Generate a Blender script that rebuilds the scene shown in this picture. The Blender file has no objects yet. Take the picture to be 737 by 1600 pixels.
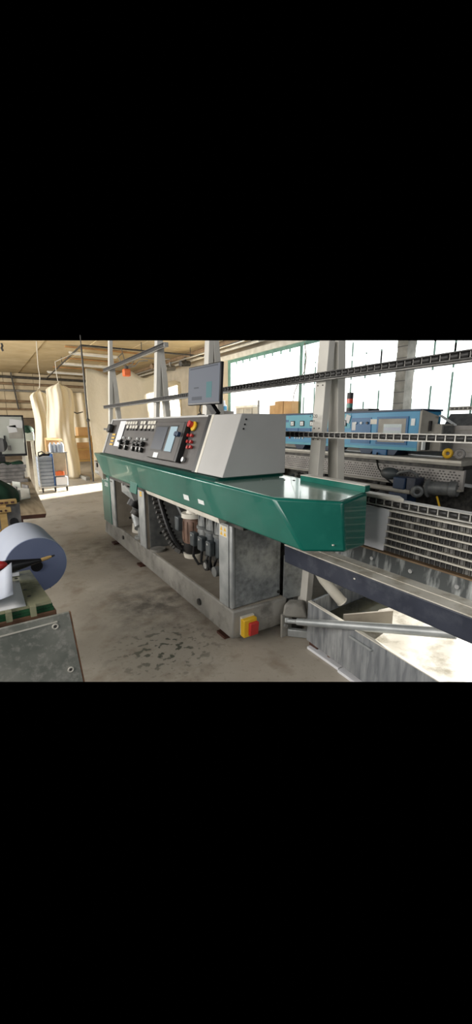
import bpy, bmesh, math, random
from mathutils import Vector, Matrix, Euler
from math import sin, cos, pi, radians, atan2, sqrt
random.seed(4)
scene = bpy.context.scene
COL = scene.collection

# ------------------------------------------------------------------ camera
# x runs across the hall towards the window wall, y along the grinding line, z up (metres)
cam_d = bpy.data.cameras.new('camera')
cam = bpy.data.objects.new('camera', cam_d); COL.objects.link(cam)
cam_d.sensor_fit = 'HORIZONTAL'; cam_d.sensor_width = 36.0
cam_d.lens = 36.0 * 620.0 / 737.0
cam_d.clip_start = 0.05; cam_d.clip_end = 200
cam.location = (0, 0, 1.6)
cam.rotation_euler = (radians(90 - 12.284), 0, radians(-32.741))
scene.camera = cam
scene.view_settings.view_transform = 'Standard'
scene.view_settings.look = 'None'
scene.view_settings.exposure = 0.0
scene.view_settings.gamma = 1.0
scene.view_settings.use_curve_mapping = False

# ------------------------------------------------------------------ world and light
w = bpy.data.worlds.new('world'); scene.world = w; w.use_nodes = True
w.node_tree.nodes['Background'].inputs[0].default_value = (0, 0, 0, 1)   # black background; daylight is added by glowing panes, area lamps and spots
w.node_tree.nodes['Background'].inputs[1].default_value = 0.0

def look(o, target):
    d = Vector(target) - o.location
    o.rotation_euler = d.to_track_quat('-Z', 'Y').to_euler()
def area(name, loc, target, sx, sy, power, col):
    l = bpy.data.lights.new(name, 'AREA'); l.shape = 'RECTANGLE'; l.size = sx; l.size_y = sy
    l.energy = power; l.color = col
    o = bpy.data.objects.new(name, l); COL.objects.link(o); o.location = loc; look(o, target)
def spot(name, loc, target, power, ang, col, rad=0.15):
    l = bpy.data.lights.new(name, 'SPOT'); l.energy = power; l.color = col; l.spot_size = radians(ang)
    l.spot_blend = 0.05; l.shadow_soft_size = rad
    o = bpy.data.objects.new(name, l); COL.objects.link(o); o.location = loc; look(o, target)
area('window_light_left', (-4.5, 2.5, 3.0), (2, 3.5, 0.8), 8, 2.6, 470, (1.0, 0.96, 0.91))
area('fill_light_rear', (1.5, -6.0, 4.6), (1.7, 4, 0.6), 7, 3, 190, (0.96, 0.98, 1.0))  # added overhead fill from behind the camera
area('fill_light_far_left', (-4.0, 13.0, 2.6), (5, 14.5, 2.2), 9, 2.6, 960, (1.0, 0.97, 0.91))  # added fill that brightens the far part of the hall
# spots: low sun through an unseen gap added for it; second brightens the trough
spot('sun_through_added_gap', (20.0, 17.2, 6.9), (1.6, 10.7, 0.15), 190000, 13, (1.0, 0.95, 0.86))
spot('trough_glare_spot', (14.0, 3.9, 4.6), (2.05, 1.1, 0.2), 24000, 5.6, (1.0, 0.96, 0.88))  # added spot, brightens the trough in place of window glare on water

# ------------------------------------------------------------------ materials
def rgb(r, g, b):
    f = lambda c: ((c/255+0.055)/1.055)**2.4 if c > 10 else c/255/12.92
    return (f(r), f(g), f(b), 1)
MATS = {}
def mat(name, c, c2=None, rough=0.5, metal=0.0, scale=6.0, bump=0.0, bscale=None, coat=0.0, stretch=(1,1,1), lo=0.35, hi=0.65, detail=5, spec=0.5, c3=None, s3=1.5, rvar=0.0):
    m = bpy.data.materials.new(name); m.use_nodes = True
    n, l = m.node_tree.nodes, m.node_tree.links
    b = n['Principled BSDF']
    b.inputs['Roughness'].default_value = rough; b.inputs['Metallic'].default_value = metal
    b.inputs['Base Color'].default_value = c; b.inputs['Coat Weight'].default_value = coat
    b.inputs['Specular IOR Level'].default_value = spec
    tc = n.new('ShaderNodeTexCoord'); mp = n.new('ShaderNodeMapping'); mp.inputs['Scale'].default_value = stretch
    l.new(tc.outputs['Object'], mp.inputs['Vector'])
    if c2:
        t = n.new('ShaderNodeTexNoise'); t.inputs['Scale'].default_value = scale; t.inputs['Detail'].default_value = detail
        l.new(mp.outputs[0], t.inputs['Vector'])
        r = n.new('ShaderNodeValToRGB'); r.color_ramp.elements[0].position = lo; r.color_ramp.elements[1].position = hi
        r.color_ramp.elements[0].color = c; r.color_ramp.elements[1].color = c2
        l.new(t.outputs['Fac'], r.inputs['Fac'])
        out = r.outputs[0]
        if c3:
            t3 = n.new('ShaderNodeTexNoise'); t3.inputs['Scale'].default_value = s3; t3.inputs['Detail'].default_value = 6; t3.inputs['Roughness'].default_value = .65
            l.new(mp.outputs[0], t3.inputs['Vector'])
            r3 = n.new('ShaderNodeMapRange'); r3.inputs[1].default_value = .5; r3.inputs[2].default_value = .68
            l.new(t3.outputs['Fac'], r3.inputs[0])
            mx = n.new('ShaderNodeMix'); mx.data_type = 'RGBA'
            l.new(r3.outputs[0], mx.inputs[0]); l.new(out, mx.inputs[6]); mx.inputs[7].default_value = c3
            out = mx.outputs[2]
        l.new(out, b.inputs['Base Color'])
        if rvar:
            rr = n.new('ShaderNodeMapRange'); rr.inputs[3].default_value = max(rough-rvar, .03); rr.inputs[4].default_value = rough+rvar
            l.new(t.outputs['Fac'], rr.inputs[0]); l.new(rr.outputs[0], b.inputs['Roughness'])
    if bump:
        t2 = n.new('ShaderNodeTexNoise'); t2.inputs['Scale'].default_value = bscale or scale*6; t2.inputs['Detail'].default_value = 4
        l.new(mp.outputs[0], t2.inputs['Vector'])
        bp = n.new('ShaderNodeBump'); bp.inputs['Strength'].default_value = bump; bp.inputs['Distance'].default_value = 0.01
        l.new(t2.outputs['Fac'], bp.inputs['Height']); l.new(bp.outputs[0], b.inputs['Normal'])
    MATS[name] = m
    return m
def emit(name, c, s):
    m = bpy.data.materials.new(name); m.use_nodes = True
    n, l = m.node_tree.nodes, m.node_tree.links
    b = n['Principled BSDF']; b.inputs['Base Color'].default_value = (.02,.02,.02,1); b.inputs['Specular IOR Level'].default_value = .12
    b.inputs['Emission Color'].default_value = c; b.inputs['Emission Strength'].default_value = s
    b.inputs['Roughness'].default_value = .55
    return m

GREEN = mat('green_paint', rgb(16,92,80), rgb(22,104,90), rough=.33, scale=3, coat=.35, bump=.05, bscale=12, c3=rgb(36,112,98), s3=2.2)
GREEN_DARK = mat('dark_green_paint', rgb(14,62,54), rgb(20,76,66), rough=.4, scale=4)
STEEL_LEG = mat('brushed_galvanised', rgb(150,154,154), rgb(178,181,180), rough=.42, metal=.35, scale=9, bump=.05)
STEEL_SPANGLE = mat('spangled_galvanised', rgb(120,124,124), rgb(168,172,172), rough=.42, metal=.45, scale=28, lo=.3, hi=.75, bump=.04, c3=rgb(178,182,180), s3=3)
STEEL_DULL = mat('dusty_galvanised', rgb(132,124,112), rgb(156,148,134), rough=.6, metal=.2, scale=5)
BASE_GREY = mat('dusty_grey_paint', rgb(126,124,118), rgb(156,153,145), rough=.62, scale=3.2, bump=.12, c3=rgb(104,102,96), s3=5)
BOX_GREY = mat('light_grey_paint', rgb(168,167,164), rgb(176,175,172), rough=.5, scale=2.5, bump=.03)
PANEL_DARK = mat('anthracite_panel', rgb(70,66,64), rgb(80,76,73), rough=.5, scale=5)
BLACK = mat('black_plastic', rgb(20,20,21), rgb(27,27,28), rough=.42, scale=9)
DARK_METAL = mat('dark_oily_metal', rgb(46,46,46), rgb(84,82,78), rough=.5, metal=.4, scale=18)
MOTOR_GREY = mat('motor_grey', rgb(96,99,100), rgb(122,124,122), rough=.5, metal=.3, scale=14)
MOTOR_DARK = mat('motor_slate', rgb(50,56,60), rgb(72,78,80), rough=.45, scale=12)
MOTOR_RUST = mat('motor_red_brown', rgb(98,76,64), rgb(124,98,84), rough=.6, scale=14)
CREAM = mat('cream_metal', rgb(205,200,186), rgb(226,222,210), rough=.45, scale=6)
TROUGH = mat('streaked_galvanised', rgb(124,128,132), rgb(164,167,169), rough=.45, metal=.35, scale=5, stretch=(5,5,.7), bump=.04, c3=rgb(186,189,190), s3=3)
TOWER = mat('off_white_paint', rgb(196,193,184), rgb(212,209,200), rough=.5, scale=3, bump=.03)
TOWER_FAR = TOWER
RAIL = mat('dirty_aluminium', rgb(150,148,142), rgb(186,184,178), rough=.4, metal=.5, scale=14)
RAIL_MID = mat('worn_grey_aluminium', rgb(104,103,100), rgb(134,132,128), rough=.45, metal=.4, scale=14)
RAIL_DARK = mat('rail_dark_grey', rgb(54,54,54), rgb(86,85,82), rough=.55, metal=.2, scale=20)  # darkest of the rail greys
ROLLER = mat('roller_rubber', rgb(30,30,31), rgb(58,57,56), rough=.5, scale=30)
SEP = mat('roller_bracket_grey', rgb(170,168,162), rgb(208,206,198), rough=.42, metal=.2, scale=25)
NAVY = mat('blue_black_paint', rgb(50,54,66), rgb(60,64,76), rough=.45, scale=5, bump=.03, c3=rgb(72,76,86), s3=9)
BED = mat('cream_bed_strip', rgb(204,199,186), rgb(224,220,208), rough=.42, scale=8, c3=rgb(168,160,142), s3=7)
CHALK = mat('chalk_smeared_steel', rgb(70,74,74), rgb(176,180,178), rough=.5, metal=.25, scale=9, stretch=(1,3,.7), lo=.48, hi=.72)
BLUE = mat('blue_paint', rgb(58,138,180), rgb(66,148,188), rough=.4, scale=3)
BLUE_DEEP = mat('deep_blue_paint', rgb(28,92,140), rgb(34,102,150), rough=.4, scale=3)
BLUE_TEAL = mat('teal_blue_paint', rgb(78,160,178), rgb(88,170,188), rough=.4, scale=3)
BLUE_DARK = mat('dark_blue_paint', rgb(26,46,74), rgb(36,58,86), rough=.45, scale=4)
BEIGE_MACH = mat('machine_beige', rgb(150,146,136), rgb(172,168,158), rough=.55, scale=5)
PERF = mat('pale_machine_panel', rgb(150,146,142), rgb(174,170,165), rough=.5, metal=.15, scale=5)
HOLE = mat('punched_hole_dark', rgb(70,68,66), rgb(84,82,80), rough=.7, scale=9)
WHITE = mat('white_plate', rgb(222,224,228), rgb(232,233,236), rough=.45, scale=5)
PAPER = mat('paper', rgb(216,216,216), rgb(228,228,226), rough=.8, scale=4)
PAPER_BLUE = mat('bluish_paper', rgb(196,203,216), rgb(208,213,222), rough=.8, scale=4)
LABEL = mat('sticker_white', rgb(224,228,226), rgb(236,238,236), rough=.5, scale=40)
YELLOW = mat('yellow_plastic', rgb(214,168,32), rgb(226,182,48), rough=.45, scale=10)
RED = mat('red_plastic', rgb(176,42,40), rgb(190,54,50), rough=.4, scale=10)
ORANGE = mat('orange_paint', rgb(214,98,48), rgb(228,116,62), rough=.5, scale=6)
CARD = mat('cardboard', rgb(178,140,94), rgb(196,158,110), rough=.85, scale=4)
CARD_PALE = mat('pale_cardboard', rgb(184,166,140), rgb(204,188,162), rough=.85, scale=5)
WOOD = mat('worn_table_wood', rgb(154,134,106), rgb(186,166,136), rough=.65, scale=4, stretch=(6,.6,6), bump=.06)
WOOD_YEL = mat('raw_yellow_wood', rgb(172,140,84), rgb(198,166,106), rough=.75, scale=5, stretch=(1,1,5))
WOOD_DARK = mat('dark_edge_wood', rgb(58,34,26), rgb(80,48,36), rough=.6, scale=8)
WOOD_RED = mat('reddish_plank', rgb(96,68,50), rgb(130,96,72), rough=.7, scale=6, stretch=(.6,4,4))
GLASS_STACK = mat('greenish_glass_sheet', rgb(140,140,112), rgb(166,165,136), rough=.2, scale=5, coat=.4, c3=rgb(112,116,92), s3=9)
GLASS_EDGE = mat('green_glass_edge', rgb(30,66,44), rgb(46,90,62), rough=.25, scale=14)
DIRTY_GLASS = mat('dusty_glass_panel', rgb(120,124,116), rgb(150,151,142), rough=.35, scale=7, bump=.05, c3=rgb(168,166,158), s3=30, rvar=.12)
ROLL_SIDE = mat('pale_blue_paper_roll', rgb(176,184,200), rgb(188,194,206), rough=.75, scale=2)
ROLL_END = mat('slate_blue_roll_end', rgb(98,108,138), rgb(110,120,148), rough=.8, scale=3, bump=.06)
BAG = mat('dark_green_cloth', rgb(14,46,30), rgb(24,64,42), rough=.75, scale=5, bump=.15, bscale=10)
STONE = mat('stacked_profile_grey', rgb(112,110,108), rgb(150,146,142), rough=.6, metal=.2, scale=12)
CAB = mat('cabinet_pale_grey', rgb(186,190,180), rgb(198,200,190), rough=.55, scale=3)
PIPE_BROWN = mat('brown_pipe', rgb(110,90,68), rgb(134,112,86), rough=.6, scale=6)
PIPE_GREY = mat('grey_pipe', rgb(120,118,112), rgb(140,138,132), rough=.5, metal=.3, scale=6)
PIPE_DARK = mat('dark_tube', rgb(62,60,56), rgb(80,78,74), rough=.5, metal=.3, scale=8)
CRATE_GREY = mat('grey_plastic_tray', rgb(140,148,162), rgb(158,166,178), rough=.55, scale=6)
CRATE_BLUE = mat('blue_plastic', rgb(52,92,148), rgb(64,106,162), rough=.45, scale=5)
WALL_BEIGE = mat('beige_wall_panel', rgb(176,160,132), rgb(196,180,150), rough=.8, scale=2, bump=.06)
WALL_LOW = mat('dark_brown_wall', rgb(84,72,58), rgb(104,90,72), rough=.8, scale=3)
WALL_WIN = mat('pale_plaster', rgb(170,160,142), rgb(190,180,160), rough=.8, scale=2)
WALL_GREY = mat('grey_plaster', rgb(104,102,98), rgb(126,122,116), rough=.85, scale=2)
GREEN_FRAME = mat('green_window_frame', rgb(88,128,116), rgb(104,144,130), rough=.5, scale=5)
CONCRETE_COL = mat('concrete_post', rgb(120,118,110), rgb(150,147,138), rough=.75, scale=6)
CEIL = mat('ceiling_board', rgb(188,168,128), rgb(206,188,150), rough=.85, scale=1.6)
CEIL_BAT = mat('brown_batten', rgb(150,112,70), rgb(172,132,86), rough=.75, scale=4)
SILVER = mat('bright_metal', rgb(190,192,194), rgb(206,208,208), rough=.3, metal=.8, scale=20)
BOTTLE = mat('bottled_water', rgb(176,186,204), rgb(208,214,224), rough=.2, scale=18)
TUBE = emit('fluorescent_tube', (1.0, .93, .78, 1), .55)
SCREEN_ON = emit('blue_white_screen', rgb(176,200,208), .95)
SCREEN_GREY = mat('dim_grey_screen', rgb(92,98,108), rgb(102,106,114), rough=.25, scale=3, coat=.3)
SCREEN_DIM = emit('dim_grey_monitor_image', rgb(102,106,114), 1.05)
SCREEN_TEAL = emit('teal_monitor_image', rgb(80,122,124), .9)
SCREEN_LIST = emit('dark_monitor_image', rgb(80,84,92), .85)
SCREEN_PALE = mat('pale_touchscreen', rgb(176,190,190), rgb(186,198,198), rough=.3, scale=3)
GLASS_LAMP_G = mat('teal_lens', rgb(70,130,120), rgb(80,140,130), rough=.2, scale=6)
GLASS_LAMP_R = mat('red_lens', rgb(214,70,48), rgb(226,84,60), rough=.2, scale=6)

def pane_material():
    # milky profiled glass, skylight put in as glow; tree shadows painted as grey noise
    m = bpy.data.materials.new('milky_lit_glass'); m.use_nodes = True
    n, l = m.node_tree.nodes, m.node_tree.links
    b = n['Principled BSDF']; b.inputs['Base Color'].default_value = (.8,.85,.82,1); b.inputs['Roughness'].default_value = .25
    tc = n.new('ShaderNodeTexCoord')
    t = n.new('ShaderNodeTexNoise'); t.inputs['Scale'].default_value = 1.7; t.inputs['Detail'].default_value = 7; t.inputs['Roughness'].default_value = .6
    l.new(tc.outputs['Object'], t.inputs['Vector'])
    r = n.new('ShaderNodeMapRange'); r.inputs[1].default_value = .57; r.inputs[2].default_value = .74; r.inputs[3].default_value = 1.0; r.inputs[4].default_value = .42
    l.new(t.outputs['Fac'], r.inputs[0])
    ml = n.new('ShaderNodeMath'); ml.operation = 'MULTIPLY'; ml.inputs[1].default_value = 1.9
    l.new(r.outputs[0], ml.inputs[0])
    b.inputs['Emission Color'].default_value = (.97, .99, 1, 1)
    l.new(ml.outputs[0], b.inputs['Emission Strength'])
    return m
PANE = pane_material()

def foil_material():
    m = bpy.data.materials.new('white_plastic_foil'); m.use_nodes = True
    n, l = m.node_tree.nodes, m.node_tree.links
    out = n['Material Output']; b = n['Principled BSDF']
    b.inputs['Base Color'].default_value = rgb(238,230,210); b.inputs['Roughness'].default_value = .45
    tr = n.new('ShaderNodeBsdfTranslucent'); tr.inputs[0].default_value = rgb(248,240,220)
    mx = n.new('ShaderNodeMixShader'); mx.inputs[0].default_value = .45
    tc = n.new('ShaderNodeTexCoord'); t = n.new('ShaderNodeTexNoise'); t.inputs['Scale'].default_value = 3; t.inputs['Detail'].default_value = 5
    l.new(tc.outputs['Object'], t.inputs['Vector'])
    bp = n.new('ShaderNodeBump'); bp.inputs['Strength'].default_value = .5; bp.inputs['Distance'].default_value = .06
    l.new(t.outputs['Fac'], bp.inputs['Height']); l.new(bp.outputs[0], b.inputs['Normal']); l.new(bp.outputs[0], tr.inputs['Normal'])
    l.new(b.outputs[0], mx.inputs[1]); l.new(tr.outputs[0], mx.inputs[2]); l.new(mx.outputs[0], out.inputs[0])
    return m
FOIL = foil_material()

def floor_material():
    m = bpy.data.materials.new('worn_concrete_floor'); m.use_nodes = True
    n, l = m.node_tree.nodes, m.node_tree.links
    b = n['Principled BSDF']
    tc = n.new('ShaderNodeTexCoord')
    def noise(s, d=6, ro=.6):
        t = n.new('ShaderNodeTexNoise'); t.inputs['Scale'].default_value = s; t.inputs['Detail'].default_value = d; t.inputs['Roughness'].default_value = ro
        l.new(tc.outputs['Object'], t.inputs['Vector']); return t.outputs['Fac']
    def mr(x, a, c, lo=0., hi=1.):
        r = n.new('ShaderNodeMapRange'); r.inputs[1].default_value = a; r.inputs[2].default_value = c; r.inputs[3].default_value = lo; r.inputs[4].default_value = hi
        l.new(x, r.inputs[0]); return r.outputs[0]
    def mixc(f, a, c):
        x = n.new('ShaderNodeMix'); x.data_type = 'RGBA'; l.new(f, x.inputs[0])
        if isinstance(a, tuple): x.inputs[6].default_value = a
        else: l.new(a, x.inputs[6])
        x.inputs[7].default_value = c; return x.outputs[2]
    def near(p, r0, r1):
        v = n.new('ShaderNodeVectorMath'); v.operation = 'DISTANCE'; v.inputs[1].default_value = p
        l.new(tc.outputs['Object'], v.inputs[0]); return mr(v.outputs['Value'], r0, r1, 1, 0)
    def mul(a, c):
        x = n.new('ShaderNodeMath'); x.operation = 'MULTIPLY'; l.new(a, x.inputs[0]); l.new(c, x.inputs[1]); return x.outputs[0]
    c = mixc(mr(noise(1.1), .38, .66), rgb(162,153,139), rgb(186,177,162))
    c = mixc(mr(noise(3.6, 8), .52, .72), c, rgb(140,126,108))
    c = mixc(mr(noise(26, 4), .58, .75), c, rgb(150,140,124))
    # worn, oily stains with a place of their own on the walkway
    c = mixc(mul(near((1.2, 3.3, 0), .1, .75), mr(noise(4.5, 8, .7), .40, .6, 0, .9)), c, rgb(92,87,80))
    c = mixc(mul(near((1.25, 5.2, 0), .15, .8), mr(noise(5, 8, .7), .42, .62, 0, .7)), c, rgb(104,94,80))
    c = mixc(mul(near((1.0, 2.5, 0), .12, .5), mr(noise(17, 5, .5), .55, .6)), c, rgb(84,86,74))
    c = mixc(mul(near((1.55, 2.7, 0), .1, .6), mr(noise(6, 8, .7), .45, .62, 0, .6)), c, rgb(118,104,94))
    l.new(c, b.inputs['Base Color'])
    l.new(mr(noise(2.2), .3, .7, .38, .66), b.inputs['Roughness'])
    bp = n.new('ShaderNodeBump'); bp.inputs['Strength'].default_value = .12; bp.inputs['Distance'].default_value = .01
    l.new(noise(40, 4), bp.inputs['Height']); l.new(bp.outputs[0], b.inputs['Normal'])
    return m
FLOOR = floor_material()

# ------------------------------------------------------------------ mesh helpers
class MB:
    def __init__(s): s.bm = bmesh.new()
    def poly(s, verts, faces):
        vs = [s.bm.verts.new(v) for v in verts]
        for f in faces:
            try: s.bm.faces.new([vs[i] for i in f])
            except ValueError: pass
        return s
    def bx(s, x0, x1, y0, y1, z0, z1):
        v = [(x,y,z) for x in (x0,x1) for y in (y0,y1) for z in (z0,z1)]
        return s.poly(v, [(0,1,3,2),(4,6,7,5),(0,4,5,1),(2,3,7,6),(0,2,6,4),(1,5,7,3)])
    def box(s, c, size, rot=None):
        M = (rot.to_matrix() if isinstance(rot, Euler) else rot) if rot is not None else Matrix.Identity(3)
        h = Vector(size)/2; c = Vector(c)
        v = [c + M @ Vector((a*h.x, b*h.y, d*h.z)) for a in (-1,1) for b in (-1,1) for d in (-1,1)]
        return s.poly(v, [(0,1,3,2),(4,6,7,5),(0,4,5,1),(2,3,7,6),(0,2,6,4),(1,5,7,3)])
    def beam(s, p0, p1, w, h, up=(0,0,1)):
        p0, p1 = Vector(p0), Vector(p1); d = (p1-p0); L = d.length; d.normalize()
        a = d.cross(Vector(up)); a.normalize(); b = a.cross(d)
        M = Matrix((a, d, b)).transposed()
        return s.box((p0+p1)/2, (w, L, h), M)
    def loft(s, A, B):
        n = len(A)
        return s.poly(list(A)+list(B), [tuple(range(n))[::-1], tuple(range(n, 2*n))] + [(i,(i+1)%n, n+(i+1)%n, n+i) for i in range(n)])
    def ext(s, prof, y0, y1):            # profile in x,z extruded along y
        return s.loft([(x,y0,z) for x,z in prof], [(x,y1,z) for x,z in prof])
    def cyl(s, p0, p1, r, r2=None, seg=14):
        return s.lathe(p0, p1, [(0, r), (1, r if r2 is None else r2)], seg)
    def lathe(s, p0, p1, prof, seg=14):
        p0, p1 = Vector(p0), Vector(p1); d = p1-p0; q = d.normalized().to_track_quat('Z','Y').to_matrix(); L = d.length
        rings = []
        for t, r in prof:
            rings.append([s.bm.verts.new(p0 + q @ Vector((r*cos(2*pi*k/seg), r*sin(2*pi*k/seg), t*L))) for k in range(seg)])
        for a, b in zip(rings, rings[1:]):
            for k in range(seg): s.bm.faces.new((a[k], a[(k+1)%seg], b[(k+1)%seg], b[k]))
        s.bm.faces.new(rings[0][::-1]); s.bm.faces.new(rings[-1]); return s
    def tube(s, path, r, seg=8):
        path = [Vector(p) for p in path]; rings = []; u = None
        for i, p in enumerate(path):
            d = (path[min(i+1,len(path)-1)] - path[max(i-1,0)]).normalized()
            if u is None:
                u = d.orthogonal().normalized()
            u = (u - d*u.dot(d)).normalized(); v = d.cross(u)
            rings.append([s.bm.verts.new(p + (u*cos(2*pi*k/seg) + v*sin(2*pi*k/seg))*r) for k in range(seg)])
        for a, b in zip(rings, rings[1:]):
            for k in range(seg): s.bm.faces.new((a[k], a[(k+1)%seg], b[(k+1)%seg], b[k]))
        s.bm.faces.new(rings[0][::-1]); s.bm.faces.new(rings[-1]); return s
    def ring(s, c, axis, R, r, seg=20, sg=8):
        q = Vector(axis).normalized().to_track_quat('Z','Y').to_matrix(); c = Vector(c); rings = []
        for i in range(seg):
            a = 2*pi*i/seg
            rings.append([s.bm.verts.new(c + q @ Vector(((R+r*cos(2*pi*k/sg))*cos(a), (R+r*cos(2*pi*k/sg))*sin(a), r*sin(2*pi*k/sg)))) for k in range(sg)])
        for i in range(seg):
            a, b = rings[i], rings[(i+1)%seg]
            for k in range(sg): s.bm.faces.new((a[k], b[k], b[(k+1)%sg], a[(k+1)%sg]))
        return s
    def sphere(s, c, r, sc=(1,1,1), seg=14):
        g = bmesh.ops.create_uvsphere(s.bm, u_segments=seg, v_segments=seg//2+1, radius=r)
        for v in g['verts']: v.co = Vector(c) + Vector((v.co.x*sc[0], v.co.y*sc[1], v.co.z*sc[2]))
        return s
    def grid(s, fn, nu, nv):
        vs = [[s.bm.verts.new(fn(i/nu, j/nv)) for j in range(nv+1)] for i in range(nu+1)]
        for i in range(nu):
            for j in range(nv): s.bm.faces.new((vs[i][j], vs[i+1][j], vs[i+1][j+1], vs[i][j+1]))
        return s
    def cut(s, co, no):                   # keep the side the normal does not point to
        g = bmesh.ops.bisect_plane(s.bm, geom=s.bm.verts[:]+s.bm.edges[:]+s.bm.faces[:], plane_co=co, plane_no=no, clear_outer=True)
        e = [x for x in g['geom_cut'] if isinstance(x, bmesh.types.BMEdge)]
        if e: bmesh.ops.holes_fill(s.bm, edges=e)
        return s
    def mesh(s, name, m, smooth=35):
        bmesh.ops.recalc_face_normals(s.bm, faces=s.bm.faces)
        me = bpy.data.meshes.new(name); s.bm.to_mesh(me); s.bm.free()
        if m: me.materials.append(m)
        if smooth:
            for p in me.polygons: p.use_smooth = True
            me.set_sharp_from_angle(angle=radians(smooth))
        return me

ROOT = {}
def link(name, me, parent=None, bevel=0, kind=None):
    o = bpy.data.objects.new(name, me); COL.objects.link(o)
    if parent is not None:
        o.parent = parent
        if parent.name in ROOT: o.location = -ROOT[parent.name]
    if bevel:
        b = o.modifiers.new('bevel', 'BEVEL'); b.width = bevel; b.segments = 2; b.limit_method = 'ANGLE'; b.angle_limit = radians(40)
    if kind: o['kind'] = kind
    return o
def part(name, mb, m, parent=None, bevel=0, kind=None, label=None, smooth=35):
    o = link(name, mb.mesh(name, m, smooth), parent, bevel, kind)
    if label: o['label'] = label
    return o
def thing(name, label, cat, loc, group=None):
    o = bpy.data.objects.new(name, None); COL.objects.link(o); o.location = loc; o.empty_display_size = .1
    o['label'] = label; o['category'] = cat
    if group: o['group'] = group
    ROOT[o.name] = Vector(loc)
    return o
def tag(o, label, cat, group=None):
    o['label'] = label; o['category'] = cat
    if group: o['group'] = group
    return o
def struct(name, mb, m, parent=None, bevel=0):
    return part(name, mb, m, parent, bevel, None if parent else 'structure')
def text(name, body, size, origin, ux, uy, m, parent, depth=.0006):
    cu = bpy.data.curves.new(name, 'FONT'); cu.body = body; cu.size = size; cu.extrude = depth; cu.align_x = 'LEFT'
    cu.materials.append(m)
    tmp = bpy.data.objects.new(name, cu); me = bpy.data.meshes.new_from_object(tmp); bpy.data.objects.remove(tmp)
    o = link(name, me)
    ux, uy = Vector(ux).normalized(), Vector(uy).normalized(); uz = ux.cross(uy)
    M = Matrix((ux, uy, uz)).transposed().to_4x4()
    p = Vector(origin)
    q = parent
    if q is not None:
        o.parent = q
        if q.name in ROOT: p = p - ROOT[q.name]
    M.translation = p
    o.matrix_local = M
    return o

# The hall is modelled as far as the photograph shows it: it ends at two planes through the camera, along the edges of the image's black bars, one cutting the
# near floor and what stands on it, one cutting the roof, the tops of the towers and of the glazing.
EYE = Vector((0, 0, 1.6)); FWD = Vector((.54084, .84112, 0))
NEAR_FLOOR = 2.247; NEAR_ROOF = 12.25
def frame_cut_low(mb):
    r = (FWD*NEAR_FLOOR - Vector((0,0,1.6))).normalized(); side = Vector((FWD.y, -FWD.x, 0)); nn = side.cross(r)
    return mb.cut(EYE, nn if nn.z < 0 else -nn)
def frame_cut_high(mb):
    r = (FWD*NEAR_ROOF + Vector((0,0,2.4))).normalized(); side = Vector((FWD.y, -FWD.x, 0)); nn = side.cross(r)
    return mb.cut(EYE, nn if nn.z > 0 else -nn)

# ------------------------------------------------------------------ setting
fl = MB().poly([(-4,-3,0),(9,-3,0),(9,23,0),(-4,23,0)], [(0,1,2,3)]); fl.cut(FWD*NEAR_FLOOR, -FWD)
struct('floor', fl, FLOOR)

# back wall: beige boards above, dark below
wb = MB().bx(-3, 9, 22, 22.2, 0, 1.95); wall_back = struct('wall_back', wb, WALL_LOW)
for j, (z0, z1) in enumerate(((1.97,2.63),(2.65,3.16),(3.18,3.45),(3.47,4.0))):
    for i in range(8):
        x0 = -2.4 + 1.25*i
        part('panel', MB().bx(x0, x0+1.235, 21.95+.008*((i*3+j)%3), 22.0, z0, z1), WALL_BEIGE, wall_back)
for z, r, m in ((3.80,.06,PIPE_DARK),(3.50,.06,PIPE_BROWN),(3.2,.05,PIPE_GREY),(2.72,.055,PIPE_BROWN),(2.36,.05,PIPE_BROWN)):
    o = part('wall_pipe', MB().cyl((-2,21.85,z),(6.9,21.85,z), r, seg=10), m, None)
    tag(o, {3.80:'dark pipe along the back wall just under the ceiling', 3.50:'brown pipe second from top on the back wall', 3.2:'grey pipe in the middle of the back wall pipes', 2.72:'brown pipe above the lowest one on the back wall', 2.36:'lowest brown pipe on the back wall, level with cabinet top'}[z], 'pipe')
o = part('wall_post', MB().box((1.75,21.8,3.2),(.06,.06,1.7), Euler((0,-.1,0))), PIPE_DARK); tag(o, 'dark slanting strut on the beige back wall', 'strut')

# ceiling: boards, cut at the upper plane through the camera
ceil = MB().bx(-3, 9, 8, 22, 4.03, 4.08); frame_cut_high(ceil); ceiling = struct('ceiling', ceil, CEIL)
for i in range(9):
    for j in range(6):
        x0 = -3 + 1.25*i; y0 = 8.2 + 2.4*j + (.8 if i % 2 else 0)
        y0 -= .8; p = MB().bx(x0+.012, x0+1.238, y0+.016, min(y0+2.384, 22), 4.0 + .012*((i*5+j*3)%3), 4.03)
        frame_cut_high(p)
        if len(p.bm.faces) > 3: part('panel', p, CEIL, ceiling)
        else: p.bm.free()

# window wall
WX = 7.0
SILL = 1.55; HEAD = 3.585
def wallbox(name, m, *a):
    return struct(name, frame_cut_high(MB().bx(*a)), m)
wall_r = wallbox('wall_right', WALL_GREY, WX, WX+.25, 3.25, 11.95, 0, SILL)
part('upper_wall', frame_cut_high(MB().bx(WX, WX+.25, 3.25, 22, HEAD+.1, 4.05)), WALL_WIN, wall_r)
part('pier', MB().bx(WX-.02, WX+.25, 11.32, 11.95, SILL, HEAD+.1), WALL_WIN, wall_r, bevel=.01)
part('far_wall', MB().bx(WX, WX+.25, 13.6, 22, 0, HEAD+.1), WALL_WIN, wall_r)
part('sun_gap_lintel', MB().bx(WX, WX+.25, 11.95, 13.6, 3.3, HEAD+.1), WALL_WIN, wall_r)  # lintel of an unseen wall gap, added to let the sun spot in
part('header_beam', frame_cut_high(MB().bx(WX-.12, WX, 6, 12, HEAD+.02, HEAD+.16)), CREAM, wall_r, bevel=.006)
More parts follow.
